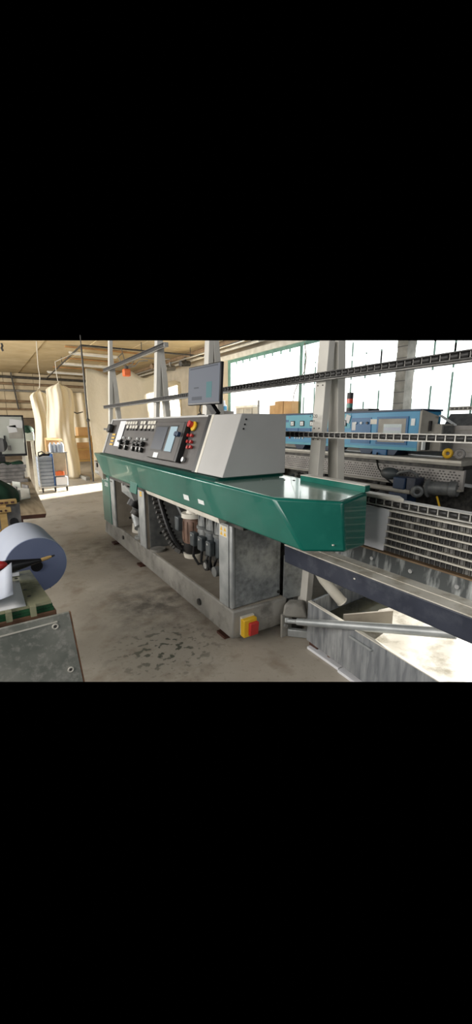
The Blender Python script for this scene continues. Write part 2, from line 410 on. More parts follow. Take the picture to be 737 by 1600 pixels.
win = struct('window_1', frame_cut_high(MB().bx(WX-.03, WX+.06, 3.25, 11.32, HEAD-.07, HEAD+.02)), GREEN_FRAME)
part('jamb', MB().bx(WX-.03, WX+.06, 11.2, 11.32, SILL, HEAD-.07), GREEN_FRAME, win)
part('mullion', frame_cut_high(MB().bx(WX-.02, WX+.05, 7.84, 7.93, SILL, HEAD-.07)), GREEN_FRAME, win)
part('window_sill', MB().bx(WX-.28, WX+.02, 3.25, 11.3, SILL-.05, SILL), CONCRETE_COL, win, bevel=.008)
y = 3.27; k = 0
while y < 11.15:
    wd = .36
    y1 = min(y+wd, 11.19)
    if True:
        pz = frame_cut_high(MB().bx(WX, WX+.03, y, y1, SILL, HEAD-.07))
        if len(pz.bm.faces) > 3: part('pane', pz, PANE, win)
        zt = HEAD-.3 - .25*((k*7) % 4)
        if y < 7.6:
            for za, zb in ((SILL, SILL+.55+.2*((k*5)%3)), (SILL+1.02, SILL+1.3+.12*(k%3)), (SILL+1.5, zt+.3)):
                s_ = frame_cut_high(MB().bx(WX-.012, WX+.01, y1-.008, y1+.022, za, zb))
                if len(s_.bm.faces) > 3: part('glass_joint', s_, GREEN_FRAME, win)
    y += wd + .014; k += 1
for i in range(8):
    part('hook', MB().bx(WX-.03, WX-.005, 8.3+.36*i, 8.33+.36*i, HEAD-.15, HEAD-.07), GREEN_FRAME, win)
colm = frame_cut_high(MB().bx(WX-.3, WX-.05, 4.72, 4.93, 0, 4)); cpost = part('trim_1', colm, CONCRETE_COL, None, kind='structure')
for i in range(10):
    b_ = frame_cut_high(MB().bx(WX-.306, WX-.3, 4.716, 4.934, 1.8+.2*i, 1.815+.2*i))
    if len(b_.bm.faces) > 3: part('band', b_, PIPE_DARK, cpost)
    else: b_.bm.free()

# pipes along the top of the window wall
for i, (x, z, r, m, lab) in enumerate(((6.75,3.86,.05,PIPE_GREY,'grey pipe highest of the pipes along the window wall'),(6.5,3.78,.035,CREAM,'cream pipe along the window wall under the ceiling'),(6.25,3.9,.07,PIPE_BROWN,'thick brown pipe along the window wall under the ceiling'),(6.05,3.74,.025,SILVER,'thin silver pipe lowest of those by the window wall'))):
    p = frame_cut_high(MB().cyl((x,9,z),(x,21.7,z), r, seg=10)); tag(part('ceiling_pipe', p, m), lab, 'pipe')
for i, (x, y_, z) in enumerate(((6.2,12.8,3.62),(6.0,13.6,3.55),(5.8,14.4,3.7))):
    o = part('valve', MB().cyl((x-.18,y_,z),(x+.2,y_+.1,z+.05), .09, seg=10).cyl((x,y_,z),(x,y_,z+.22),.04), (DARK_METAL, PIPE_GREY, PIPE_BROWN)[i])
    tag(o, ('dark valve on the ceiling pipes nearest the monitor', 'grey valve in the middle of the ceiling pipes', 'brown valve farthest along the ceiling pipes')[i], 'valve', None)
# battens and lamps under the ceiling
for i, (x0, x1, y_, lab) in enumerate(((2.6,5.2,13.7,'nearest brown batten under the ceiling above the foil curtain'),(3.0,5.6,16.0,'second brown batten under the ceiling'),(3.0,5.8,18.6,'farthest brown batten under the ceiling'))):
    tag(part('ceiling_batten', MB().bx(x0,x1,y_,y_+.10,3.95,3.995), CEIL_BAT, bevel=.01), lab, 'batten')
for i, (x0, x1, y_, lab) in enumerate(((2.9,4.5,14.7,'nearest fluorescent batten lamp beneath the ceiling'),(3.1,4.9,17.3,'middle fluorescent batten lamp beneath the ceiling'),(3.0,4.6,20.3,'farthest fluorescent batten lamp beneath the ceiling'))):
    t = thing('ceiling_lamp', lab, 'lamp', (x0,y_,3.9), 'fluorescent lamps under the ceiling')
    part('housing', MB().bx(x0,x1,y_,y_+.07,3.94,3.998), CREAM, t); part('tube', MB().cyl((x0+.03,y_+.035,3.92),(x1-.03,y_+.035,3.92), .016, seg=8), TUBE, t)
for (p0, p1, lab) in (((4.2,12.9,3.97),(5.6,15.3,3.97),'dark cable tray slanting across the ceiling boards'),):
    pass

# ------------------------------------------------------------------ curtain enclosure at the back
fr = thing('curtain_frame', 'dark tube frame carrying the white foil sheets', 'frame', (2.7,12,0))
part('post', MB().cyl((2.74,12,0),(2.69,12,3.72), .025, seg=10), PIPE_DARK, fr)
part('cross_tube', MB().cyl((2.69,12,3.74),(6.9,12,3.80), .025, seg=10), PIPE_DARK, fr)
part('side_tube', MB().cyl((2.69,12,3.74),(3.15,21.8,3.80), .025, seg=10), PIPE_DARK, fr)
part('clamp', MB().sphere((2.72,11.99,1.75), .05), PIPE_DARK, fr)
for (x, y_) in ((2.69,12.0),(4.4,12.0),(6.0,12.0),(2.88,16.0)):
    part('hanger', MB().cyl((x,y_,3.74),(x,y_,4.0), .012, seg=6), PIPE_DARK, fr)
part('foot_beam', MB().beam((2.66,12.3,.05),(2.55,14.6,.05), .12,.1), CONCRETE_COL, fr)

def curtain(name, fn, nu, nv, label, rope=None):
    me = MB().grid(fn, nu, nv).mesh(name, FOIL, 80)
    o = link(name, me); tag(o, label, 'curtain', None)
    md = o.modifiers.new('solid', 'SOLIDIFY'); md.thickness = .006
    if rope:
        part('cord', MB().tube(rope, .01, 6), CREAM, o)
    return o
def right_sheet(u, v):
    x = 2.78 + u*3.5
    topz = 3.15 - .10*abs(sin(u*pi*3.0)) + .05*sin(u*23)
    f = .04*sin(u*17 + 2*sin(v*4)) + .012*sin(u*51+v*5) + .07*sin(u*7-v*5)
    return (x + .03*sin(v*6+u*9), 12.05 + 1.5*max(0,u-.45)**1.3*2 + f*(0.4+.6*(1-v)), .02 + (topz-.02)*v)
curtain('foil_curtain', right_sheet, 110, 24, 'long white foil sheet hung behind the console, right of the dark post')
def far_sheet(u, v):
    x = 2.6 + u*1.7; return (x, 17.5 + .06*sin(u*30+v*3), .3 + 2.6*v)
curtain('foil_curtain', far_sheet, 40, 10, 'short white foil seen in the gap left of the dark post')
def gathered(xc, yc, w0, w1, ztop, zs, ph, z0=.04):
    def fn(u, v):
        # v=0 floor, v=1 the gathered top
        s = (1-v)
        z = z0 + (ztop-z0)*v
        k = min(1, (ztop - z)/zs)  # shoulder
        wdt = .05 + (w0 - .05)*(k**.6) if k < 1 else w0 + (w1-w0)*(zs/(ztop-z0) and ((ztop-zs-z)/(ztop-zs-z0)))
        a = (u-.5)*wdt
        f = (.045*sin(u*13+ph+1.5*sin(v*5+ph)) + .012*sin(u*34+ph+v*6) + .08*sin(u*5+v*3+ph))*(.25+.75*k)
        return (xc + a + .03*sin(v*9+ph), yc + f + .3*(abs(u-.5)*2)**2*k*.5, z - .1*(1-k)*abs(u-.5)*2)
    return fn
curtain('foil_curtain', gathered(2.19,12.9,.74,.80,2.86,.22,0.4), 60, 34, 'white foil sheet gathered at one point, taller of the two hanging ones', [(2.17,12.9,2.85),(2.16,12.95,3.1),(2.16,13.0,3.4),(2.82,13.0,3.74)])
curtain('foil_curtain', gathered(1.74,13.45,.50,.42,2.70,.24,2.1), 50, 30, 'white foil sheet gathered at one point, left of the taller one', [(1.74,13.45,2.68),(1.78,13.45,3.0),(1.76,13.45,3.3),(1.78,13.45,3.99)])

o = part('hanging_chain', MB().tube([(.95,14.4,4.0),(.97,14.4,3.93),(.94,14.4,3.86),(.97,14.4,3.78)], .03, 6), BLACK); tag(o, 'black chain end hanging from the ceiling at the far left', 'chain')
# things inside the enclosure, seen through the gap
t = thing('wooden_rack', 'raw wooden rack standing in the sunlit gap behind the cart', 'rack', (2.9,14.2,0))
for x in (2.62,3.3):
    for y_ in (14.0,14.5): part('leg', MB().bx(x,x+.07,y_,y_+.07,0,1.25), WOOD_YEL, t)
for z in (.42,.8,1.2): part('board', MB().bx(2.6,3.4,13.98,14.58,z,z+.06), WOOD_YEL, t)
part('panel', MB().bx(2.78,3.3,14.05,14.12,.5,1.05), CARD, t)
o = part('cardboard_box', MB().bx(2.85,3.25,14.1,14.5,1.261,1.55), CARD, bevel=.01); tag(o, 'brown box on top of the raw wooden rack', 'box')
o = part('hanging_cable', MB().tube([(2.75,15.2,2.35),(2.9,15.2,2.1),(3.1,15.2,2.02),(3.3,15.2,2.08)], .02, 6), PIPE_DARK); tag(o, 'dark cable looped across the gap above the wooden rack', 'cable')

# hoist and cables under the ceiling
t = thing('hoist_block', 'orange hoist block hanging before the foil curtain', 'hoist', (3.75,11.6,3.4))
part('body', MB().box((3.78,11.6,3.06),(.2,.18,.2)), ORANGE, t, bevel=.03)
part('top', MB().cyl((3.78,11.6,3.16),(3.78,11.6,3.24),.06,seg=10), DARK_METAL, t)
part('chain', MB().cyl((3.78,11.6,3.24),(3.78,11.95,3.77),.012,seg=6), PIPE_GREY, t)
for i, path in enumerate(([(3.8,11.6,3.22),(3.95,11.6,3.3),(4.1,11.7,3.5),(4.5,11.9,3.55),(5.3,12,3.6)],[(3.76,11.6,3.22),(3.66,11.6,3.3),(3.6,11.7,3.48),(3.75,11.8,3.6)],[(3.82,11.6,3.2),(4.05,11.65,3.27),(4.2,11.7,3.42),(4.5,11.8,3.47)])):
    part('cable', MB().tube(path, .016, 6), PIPE_GREY, t)

# ------------------------------------------------------------------ serving cart with trays
cx0, cx1, cy = 1.17, 1.82, 10.55
ct = thing('trolley', 'tall grey trolley with castors in the sun beside the foil curtain', 'trolley', (1.5,10.7,0))
part('deck', MB().bx(cx0,cx1,cy-.02,cy+.5,.12,.15), SILVER, ct)
for x in (cx0+.01, cx1-.01):
    for y_ in (cy-.01, cy+.49):
        part('upright', MB().bx(x-.012,x+.012,y_-.012,y_+.012,.15,.94 if x > 1.5 else .9), SILVER, ct)
for x in (cx0+.05, 1.5, cx1-.05):
    c_ = part('castor', MB().cyl((x-.015,cy+.04,.05),(x+.015,cy+.04,.05), .05, seg=12).bx(x-.02,x+.02,cy+.02,cy+.06,.06,.12), DARK_METAL, ct)
part('divider', MB().bx(1.485,1.505,cy-.02,cy+.5,.15,.93), CRATE_BLUE, ct, label='blue side sheet')
part('shelf', MB().bx(1.505,cx1,cy-.01,cy+.49,.38,.40), SILVER, ct)
for i in range(8):
    z = .152 + .088*i
    o = part('plastic_tray', MB().loft([(1.19,cy,z),(1.475,cy,z),(1.475,cy+.46,z),(1.19,cy+.46,z)], [(1.18,cy-.01,z+.084),(1.483,cy-.01,z+.084),(1.483,cy+.47,z+.084),(1.18,cy+.47,z+.084)]).bx(1.176,1.484,cy-.016,cy+.472,z+.066,z+.078), CRATE_GREY, bevel=.004)
    nm = ('lowest','second','third','fourth','fifth','sixth','seventh','topmost')[i]
    tag(o, nm + ' grey plastic tray counted from the bottom of the trolley stack', 'tray', 'grey trays in the trolley')
o = part('cardboard_sheet', MB().box((1.665,cy+.02,.685),(.30,.02,.56), Euler((.03,0,0))), CARD_PALE); tag(o, 'pale cardboard sheet standing on the trolley front', 'cardboard')
o = part('tool_box', MB().box((1.62,cy-.05,.455),(.19,.06,.10)).bx(1.58,1.66,cy-.07,cy-.03,.505,.52), ORANGE, bevel=.008); tag(o, 'small orange box below the pale cardboard on the trolley', 'box')
o = part('crate', MB().bx(1.525,1.795,cy+.0,cy+.4,.152,.36), WHITE, bevel=.01); tag(o, 'white crate on the lowest deck of the trolley', 'crate')
for i in range(4):
    for j in range(2):
        x, y_ = 1.50+.085*i, cy+.12+.09*j
        o = part('water_bottle', MB().lathe((x,y_,.967),(x,y_,1.195),[(0,.036),(.7,.038),(.82,.026),(.9,.013),(1,.013)],10), BOTTLE)
        tag(o, 'clear water bottle on top of the trolley, ' + ('front' if j == 0 else 'rear') + ' row, ' + ('first','second','third','last')[i] + ' from the left', 'bottle', 'water bottles on the trolley')
part('top_shelf', MB().bx(1.44,1.84,cy-.01,cy+.49,.945,.966), SILVER, ct)
o = part('cardboard_box', MB().bx(1.42,1.72,cy+.3,cy+.46,.967,1.30).box((1.60,cy+.22,1.262),(.36,.16,.015), Euler((.3,.05,0))), CARD, bevel=.004); tag(o, 'brown open carton behind the water bottles', 'box')
o = part('cable_bundle', MB().tube([(1.2,cy+.1,.87),(1.22,cy+.2,.96),(1.3,cy+.25,.98),(1.37,cy+.2,.92),(1.46,cy+.15,.9)], .014, 6).tube([(1.24,cy+.2,.88),(1.3,cy+.1,.93),(1.4,cy+.12,.9),(1.47,cy+.2,.93)], .016, 6).tube([(1.2,cy+.15,.872),(1.3,cy+.15,.90),(1.45,cy+.12,.9)], .025, 6), BLACK); tag(o, 'black cable bundle lying on top of the tray stack', 'cable')

# ------------------------------------------------------------------ left side: cabinet, tables, stack
t = thing('control_cabinet', 'pale control cabinet door with papers at the left edge', 'cabinet', (.4,9.6,0))
part('body', MB().bx(-.3,.84,9.52,9.9,1.02,1.80), CAB, t, bevel=.01)
part('frame_edge', MB().bx(.84,.865,9.5,9.9,.98,1.80).bx(-.3,.865,9.5,9.9,.98,1.02).bx(-.3,.865,9.5,9.9,1.78,1.81), BLACK, t)
part('handle', MB().bx(.47,.5,9.49,9.52,1.28,1.40), BLACK, t)
part('socket', MB().bx(.52,.58,9.49,9.52,1.10,1.20), STONE, t)
for (x0,x1,z0,z1,r) in ((.60,.84,1.56,1.72,.12),(.56,.72,1.46,1.6,-.15),(.57,.82,1.34,1.55,0)):
    part('paper', MB().box(((x0+x1)/2,9.508-.004*(z1>1.58),(z0+z1)/2),(x1-x0,.004,z1-z0), Euler((0,r,0))), (PAPER if r else BEIGE_MACH), t)
for x in (-.2,.8): part('leg', MB().bx(x-.03,x+.03,9.55,9.61,0,.98), CREAM, t)
o = part('dark_disc', MB().cyl((.40,9.3,1.22),(.36,9.36,1.22), .14, seg=20).bx(.33,.40,9.32,9.36,1.0,1.2).bx(.30,.44,9.25,9.45,0,1.0), BLACK); tag(o, 'black round fan on a post at the far left edge', 'fan')
t = thing('machine_stand', 'green topped white stand beside the control cabinet', 'stand', (1.0,10.4,0))
part('leg', MB().bx(.9,.96,10.4,10.46,0,1.25), CREAM, t); part('leg', MB().bx(1.05,1.11,10.4,10.46,0,1.25), CREAM, t)
part('head', MB().box((1.0,10.5,1.36),(.26,.25,.22)), CAB, t, bevel=.03); part('hood', MB().sphere((1.0,10.5,1.49),.15,(1,1,.8)), BAG, t)

# long wooden table
tb = thing('work_table', 'long wooden work table with a dark red front edge', 'table', (.3,5.5,0))
part('table_top', MB().loft([(-.6,4.2,.785),(.475,4.06,.785),(.64,7.1,.785),(-.6,7.1,.785)],[(-.6,4.2,.8),(.475,4.06,.8),(.64,7.1,.8),(-.6,7.1,.8)]), WOOD, tb)
part('edge_board', MB().loft([(-.59,4.21,.745),(.465,4.075,.745),(.63,7.09,.745),(-.59,7.09,.745)],[(-.6,4.2,.784),(.475,4.06,.784),(.64,7.1,.784),(-.6,7.1,.784)]), WOOD_DARK, tb)
for (x,y_) in ((.2,4.5),(.42,6.8),(-.5,4.5),(-.5,6.8)): part('leg', MB().bx(x-.04,x+.04,y_-.04,y_+.04,0,.745), WOOD_DARK, tb)
part('rail', MB().bx(-.5,.22,4.42,4.47,.62,.745), WOOD_DARK, tb)
# stack of profiles at the far end of the table
names = ('lowest','second','third','fourth','topmost')
for i in range(5):
    z = .801 + .05*i; dx = .02*((i*3)%4)
    o = part('metal_profile', MB().bx(-.25+dx,.56-dx*.8,6.45+.01*i,6.95,z,z+.012).bx(-.25+dx,.56-dx*.8,6.45+.01*i,6.47+.01*i,z+.012,z+.048).bx(-.25+dx,.56-dx*.8,6.9,6.92,z+.012,z+.048), STONE, bevel=.003)
    tag(o, names[i] + ' grey metal profile of the stack on the far table end', 'profile', 'grey profiles on the table')
o = part('green_bundle', MB().grid(lambda u, v: (.32+.25*cos(u*pi)*(.4+.6*v) - .03, 6.6+.18*sin(u*2*pi)*v, 1.052+.03*abs(sin(u*9))+.012*v), 20, 4), BAG); tag(o, 'dark rag lying on the stacked metal profiles', 'rag')
o.modifiers.new('solid','SOLIDIFY').thickness = .012
for i, (x, y_, r, lab) in enumerate(((.30,5.6,.5,'white metal channel piece nearest the stacked profiles'),(.36,5.25,.3,'dark mouthed channel piece in the middle of the table'),(.33,4.95,.7,'channel piece nearest the green cloth'))):
    R_ = Euler((0,0,r)).to_matrix(); c = Vector((x,y_,.86)); mb = MB()
    for off, sz in (((0,0,-.05),(.14,.16,.012)),((-.064,0,0),(.012,.16,.11)),((.064,0,0),(.012,.16,.11))): mb.box(c + R_@Vector(off), sz, R_)
    tag(part('channel_piece', mb, (CAB, STONE, CREAM)[i], bevel=.002), lab, 'channel')
def bagfn(u, v):
    a = u*2*pi; r = (.30*(1-v**2.2)+.01)*(1+.10*sin(a*3+v*4)+.05*sin(a*7))
    return (.03 + r*cos(a)*.85, 4.75 + r*sin(a)*.9, .802 + .30*v**.8*(1+.08*sin(a*2)))
o = part('cloth_bundle', MB().grid(bagfn, 48, 12), BAG); tag(o, 'dark green cloth heap on the table at the left edge', 'cloth')
# yellow wooden jig
t = thing('wooden_jig', 'yellow wooden jig with drilled holes in front of the table', 'jig', (0,3.35,0))
part('crossbar', MB().bx(-.4,.20,3.33,3.40,1.03,1.06), WOOD_YEL, t, bevel=.003)
part('crossbar', MB().bx(-.4,.155,3.31,3.35,.975,1.01), WOOD_YEL, t, bevel=.003)
for x in (.06,.09,.12,.02): part('drilled_hole', MB().cyl((x,3.305,.99),(x,3.312,.99),.008,seg=10), WOOD_DARK, t)
for x in (.10,.13,.17): part('slot', MB().box((x,3.326,1.045),(.022,.006,.014)), WOOD_DARK, t)
part('upright', MB().bx(.08,.125,3.34,3.38,.84,1.03), WOOD_YEL, t)
part('upright', MB().bx(-.36,-.32,3.34,3.38,.0,1.03), WOOD_YEL, t)
part('foot_bar', MB().bx(-.4,.115,3.32,3.40,.80,.835), WOOD_YEL, t)
part('back_plate', MB().bx(-.4,.22,3.41,3.43,.80,1.02), STONE, t)
part('knob', MB().cyl((.17,3.38,.88),(.17,3.42,.88),.03,seg=12), BLACK, t)
# paper roll and its stand
o = thing('paper_roll', 'large pale blue paper roll with slate blue end', 'roll', (.22,2.8,.75))
rp0, rp1 = (.224,2.65,.745), (.185,3.05,.765)
part('paper_body', MB().lathe(rp0, rp1, [(0,.178),(.01,.182),(1,.182)], 48), ROLL_SIDE, o)
d_ = (Vector(rp1)-Vector(rp0)).normalized()
part('roll_end', MB().lathe(Vector(rp0)-d_*.004, Vector(rp0)+d_*.004, [(0,.178),(1,.180)], 48), ROLL_END, o, label='slate blue end face')
part('core', MB().cyl(Vector(rp0)-d_*.012, Vector(rp0)-d_*.003, .034, seg=20), BLACK, o, label='dark core hole')
t = thing('roll_stand', 'dark stand carrying the large paper roll', 'stand', (.15,2.85,0))
part('cradle', MB().bx(.02,.30,2.72,3.0,.555,.582), WOOD_DARK, t); part('post', MB().bx(.0,.08,2.8,2.9,0,.555), WOOD_DARK, t)
# workbench with glass stack
wbn = thing('workbench', 'near workbench of stacked greenish glass on a reddish plank', 'bench', (0,2.2,0))
part('plank', MB().loft([(-.6,1.965,.655),(.232,1.98,.655),(.19,2.52,.655),(-.6,2.52,.655)],[(-.6,1.965,.70),(.232,1.98,.70),(.19,2.52,.70),(-.6,2.52,.70)]), WOOD_RED, wbn, bevel=.004)
for i in range(3):
    z = .701 + .0165*i; e = .004*i
    part('glass_sheet', MB().loft([(-.6,1.967+e,z),(.222-e,1.983+e,z),(.183-e,2.515,z),(-.6,2.515,z)],[(-.6,1.967+e,z+.0155),(.222-e,1.983+e,z+.0155),(.183-e,2.515,z+.0155),(-.6,2.515,z+.0155)]), (GLASS_EDGE if i < 2 else GLASS_STACK), wbn)
for x in (.13,.03): part('edge_spacer', MB().bx(x-.012,x+.014,1.955,1.985,.702,.75), GLASS_STACK, wbn)
for (x,y_) in ((.13,2.1),(.12,2.2),(.10,2.3),(.095,2.40)): part('hole', MB().cyl((x,y_,.7505),(x,y_,.7515),.009,seg=12), HOLE, wbn)
for x in (-.55,-.25): part('leg', MB().bx(x-.04,x+.04,2.2,2.28,0,.655), WOOD_DARK, wbn)
fp = MB().loft([(-.6,1.86,.30),(.308,1.85,.30),(.269,1.85,.752),(-.6,1.86,.735)],[(-.6,1.875,.30),(.308,1.866,.30),(.269,1.866,.752),(-.6,1.876,.735)])
fpo = part('front_panel', frame_cut_low(fp), DIRTY_GLASS, wbn, label='dusty glass panel with two holes')
part('edge_strip', frame_cut_low(MB().loft([(.309,1.85,.30),(.316,1.85,.30),(.276,1.85,.752),(.27,1.85,.752)],[(.309,1.866,.30),(.316,1.866,.30),(.276,1.866,.752),(.27,1.866,.752)])), WOOD_RED, fpo)
part('edge_glint', MB().beam((-.2,1.848,.712),(.215,1.847,.722),.003,.006), CREAM, fpo)  # cream line painted as the reflection along the glass edge
for (x,z) in ((.205,.70),(.252,.462)):
    part('grommet', MB().ring((x,1.849,z),(0,1,0),.011,.004,18,6), CREAM, fpo)
    part('hole', MB().cyl((x,1.848,z),(x,1.852,z),.010,seg=14), HOLE, fpo)
for z in (.69,.35): part('bracket', MB().bx(-.1,-.06,1.87,1.98,max(z-.02,.60),max(z,.62)+.06), DARK_METAL, wbn)
for o_ in list(wbn.children):
    if o_.name.split('.')[0] in ('plank','glass_sheet','edge_spacer','hole'): o_.location.z += .022
# papers and tool on the bench
o = part('paper_sheet', MB().grid(lambda u, v: (-.30+.405*u - .0*v, 1.995+.33*v-.01*u, .7745+.014*v*u), 8, 8), PAPER); o.modifiers.new('solid','SOLIDIFY').thickness = .003
tag(o, 'flat white paper sheet on the glass stack of the near bench', 'paper')
o = part('paper_sheet', MB().grid(lambda u, v: (-.30+.36*u+.02*v, 2.02+.30*v, .794+.10*(u**3)*(.35+.65*v)), 10, 8), PAPER_BLUE); o.modifiers.new('solid','SOLIDIFY').thickness = .0015
tag(o, 'curled bluish white paper sheet on top of the flat one', 'paper')
o = part('white_block', MB().bx(.055,.115,2.43,2.47,.7745,.797), WHITE, bevel=.002); tag(o, 'small white block at the back of the near bench', 'block')
t = thing('brush', 'black tool with a brown pointed tip lying before the paper roll', 'tool', (.15,2.45,.76))
part('handle', MB().lathe((-.12,2.42,.828),(.235,2.46,.836),[(0,.03),(.3,.042),(.55,.038),(.8,.022),(1,.010)],14), BLACK, t)
part('tip', MB().lathe((.235,2.46,.836),(.292,2.466,.846),[(0,.011),(.6,.010),(1,.006)],10), WOOD_YEL, t, label='brown tip'); part('point', MB().lathe((.292,2.466,.846),(.31,2.468,.849),[(0,.007),(1,.004)],8), BLACK, t)
part('clip', MB().sphere((.02,2.40,.862),.03,(1.5,.8,.8)), RED, t, label='red end piece')
part('rest', MB().bx(-.06,.0,2.38,2.5,.774,.80), BLACK, t)

# ------------------------------------------------------------------ the green grinding machine
gm = thing('grinding_machine', 'long glass grinding machine with green cover and grey console', 'machine', (1.6,3.8,0))
# base
base = part('base', MB().loft([(1.41,2.245,.06),(1.90,2.225,.06),(1.95,5.9,.06),(1.45,5.86,.06)],[(1.41,2.235,.285),(1.90,2.215,.285),(1.95,5.9,.285),(1.45,5.75,.285)]), BASE_GREY, gm, bevel=.012)
part('deck', MB().loft([(1.43,2.26,.284),(1.88,2.245,.284),(1.93,5.75,.284),(1.47,5.68,.284)],[(1.43,2.26,.289),(1.88,2.245,.289),(1.93,5.75,.289),(1.47,5.68,.289)]), STEEL_DULL, base)
part('hole', MB().cyl((1.40,2.76,.16),(1.42,2.76,.16),.028,seg=18), DARK_METAL, base)
part('hole', MB().cyl((1.425,4.9,.2),(1.445,4.9,.2),.025,seg=14), DARK_METAL, base)
for y_ in (2.42,4.3,5.35):
    f_ = part('foot', MB().bx(1.42,1.54,y_-.05,y_+.07,0,.02).cyl((1.48,y_,.02),(1.48,y_,.065),.025,seg=10), WOOD_DARK, gm)
    f2 = part('foot', MB().bx(1.76,1.88,y_-.05,y_+.07,0,.02).cyl((1.82,y_,.02),(1.82,y_,.065),.025,seg=10), WOOD_DARK, gm)
# switch box on the base end
sw = part('switch_box', MB().bx(1.468,1.585,2.175,2.225,.085,.225), YELLOW, gm, bevel=.008, label='yellow switch box')
part('back_box', MB().bx(1.472,1.581,2.21,2.235,.09,.235), CREAM, sw); part('cover_flap', MB().box((1.545,2.165,.15),(.075,.03,.10), Euler((.1,0,0))), RED, sw, bevel=.005, label='red flap')
# near cabinet leg
l1 = part('cabinet_leg', MB().bx(1.425,1.87,2.265,2.30,.288,.925).bx(1.435,1.87,2.30,2.43,.289,.93), STEEL_SPANGLE, gm, bevel=.012)
part('front_plate', MB().bx(1.415,1.435,2.305,2.435,.29,.955), STEEL_LEG, l1, bevel=.004)
part('seam', MB().bx(1.424,1.434,2.298,2.306,.29,.925), BLACK, l1)
part('rounded_edge', MB().bx(1.415,1.45,2.258,2.297,.29,.92), STEEL_LEG, l1, bevel=.012)
part('sticker', MB().bx(1.4135,1.4145,2.315,2.42,.82,.90), CREAM, l1)
for dy, dz in ((.03,.02),(.08,.02),(.03,.055),(.08,.055)):
    y_, z = 2.315+dy, .82+dz
    part('warning_mark', MB().loft([(1.4125,y_-.017,z-.013),(1.4125,y_+.017,z-.013),(1.4125,y_,z+.016)],[(1.4135,y_-.017,z-.013),(1.4135,y_+.017,z-.013),(1.4135,y_,z+.016)]), YELLOW, l1)
part('bolt', MB().cyl((1.85,2.258,.33),(1.85,2.266,.33),.014,seg=10), DARK_METAL, l1)
# middle leg
l2 = part('cabinet_leg', MB().bx(1.425,1.87,4.0,4.18,.289,.97), STEEL_DULL, gm, bevel=.006)
part('side_plate', MB().bx(1.46,1.87,3.985,4.002,.29,.97), MOTOR_GREY, l2)
part('front_plate', MB().bx(1.41,1.43,3.995,4.18,.29,.98), STEEL_LEG, l2, bevel=.008)
for z in (.90,.87): part('warning_mark', MB().bx(1.4085,1.411,4.05,4.11,z-.012,z+.01), YELLOW, l2)
for z in (.45,.75): part('bolt', MB().cyl((1.58,3.98,z),(1.58,3.99,z),.015,seg=10), BLACK, l2)
# far leg with the name plate
l3 = part('cabinet_leg', MB().bx(1.43,1.87,5.10,5.62,.289,1.0), STEEL_DULL, gm, bevel=.006)
gp = part('name_panel', MB().bx(1.40,1.43,5.26,5.64,.295,1.0), GREEN, l3, bevel=.004, label='green name panel')
part('front_plate', MB().bx(1.405,1.43,5.09,5.25,.295,1.0), STEEL_LEG, l3, bevel=.008)
part('slot', MB().bx(1.403,1.406,5.14,5.22,.885,.90), BLACK, l3)
for z in (.4,.62): part('bolt', MB().cyl((1.60,5.09,z),(1.60,5.10,z),.015,seg=10), BLACK, l3)
text('lettering', 'systron', .082, (1.399,5.55,.885), (0,-1,0), (0,0,1), LABEL, l3)
text('lettering', '5800', .082, (1.399,5.49,.80), (0,-1,0), (0,0,1), LABEL, l3)
part('logo', MB().bx(1.3985,1.40,5.575,5.60,.87,.965).bx(1.3985,1.40,5.60,5.62,.91,.955), LABEL, l3)
ep = part('end_plate', MB().loft([(1.36,5.40,.9),(1.40,5.40,.9),(1.75,5.82,.92),(1.36,5.82,.95)],[(1.36,5.40,1.08),(1.40,5.40,1.08),(1.75,5.82,1.12),(1.36,5.82,1.12)]), STEEL_DULL, gm, bevel=.006)
part('cap', MB().cyl((1.345,5.64,1.07),(1.362,5.64,1.07),.03,seg=12), BLACK, ep); text('lettering', 'systron', .07, (1.358,5.80,.955), (0,-1,0), (0,0,1), LABEL, ep)
# green cover
T = [(1.262,5.40,1.255),(1.195,1.525,1.25),(1.405,1.262,1.25),(1.728,1.385,1.25),(1.86,2.2,1.25),(1.86,5.40,1.255)]
B = [(1.262,4.98,1.015),(1.262,1.365,1.005),(1.441,1.258,1.0),(1.70,1.355,.965),(1.80,2.2,.985),(1.80,4.98,1.0)]
cover = part('cover', MB().loft(B, T), GREEN, gm, bevel=.012, label='green cover', smooth=20)
DECK = mat('dusty_deck_sheen', rgb(96,134,122), rgb(122,154,142), rough=.2, metal=.35, scale=5, coat=.3, c3=rgb(140,164,154), s3=4, rvar=.06)  # dust tone, paled further to hold the window's reflection
part('deck_plate', MB().loft([(1.235,2.17,1.2505),(1.21,1.54,1.2505),(1.41,1.285,1.2505),(1.70,1.39,1.2505),(1.80,2.17,1.2505)],[(1.235,2.17,1.2525),(1.21,1.54,1.2525),(1.41,1.285,1.2525),(1.70,1.39,1.2525),(1.80,2.17,1.2525)]), DECK, cover, label='dusty deck plate, window sheen in its colour')
part('ridge', MB().loft([(1.735,1.93,1.25),(1.80,1.93,1.25),(1.765,1.40,1.25),(1.70,1.38,1.25)],[(1.735,1.93,1.285),(1.80,1.93,1.285),(1.765,1.40,1.285),(1.70,1.38,1.285)]), GREEN, cover, bevel=.004)
part('ridge_top', MB().loft([(1.737,1.93,1.2855),(1.80,1.93,1.2855),(1.765,1.40,1.2855),(1.703,1.385,1.2855)],[(1.737,1.93,1.289),(1.80,1.93,1.289),(1.765,1.40,1.289),(1.703,1.385,1.289)]), CREAM, cover)
part('ledge', MB().loft([(1.27,5.12,1.256),(1.82,5.12,1.256),(1.82,2.20,1.25),(1.255,2.20,1.25)],[(1.285,5.12,1.272),(1.82,5.12,1.272),(1.82,2.22,1.266),(1.27,2.22,1.266)]), GREEN_DARK, cover)
part('plinth', MB().bx(1.34,1.78,2.20,2.55,1.262,1.285), GREEN, cover)
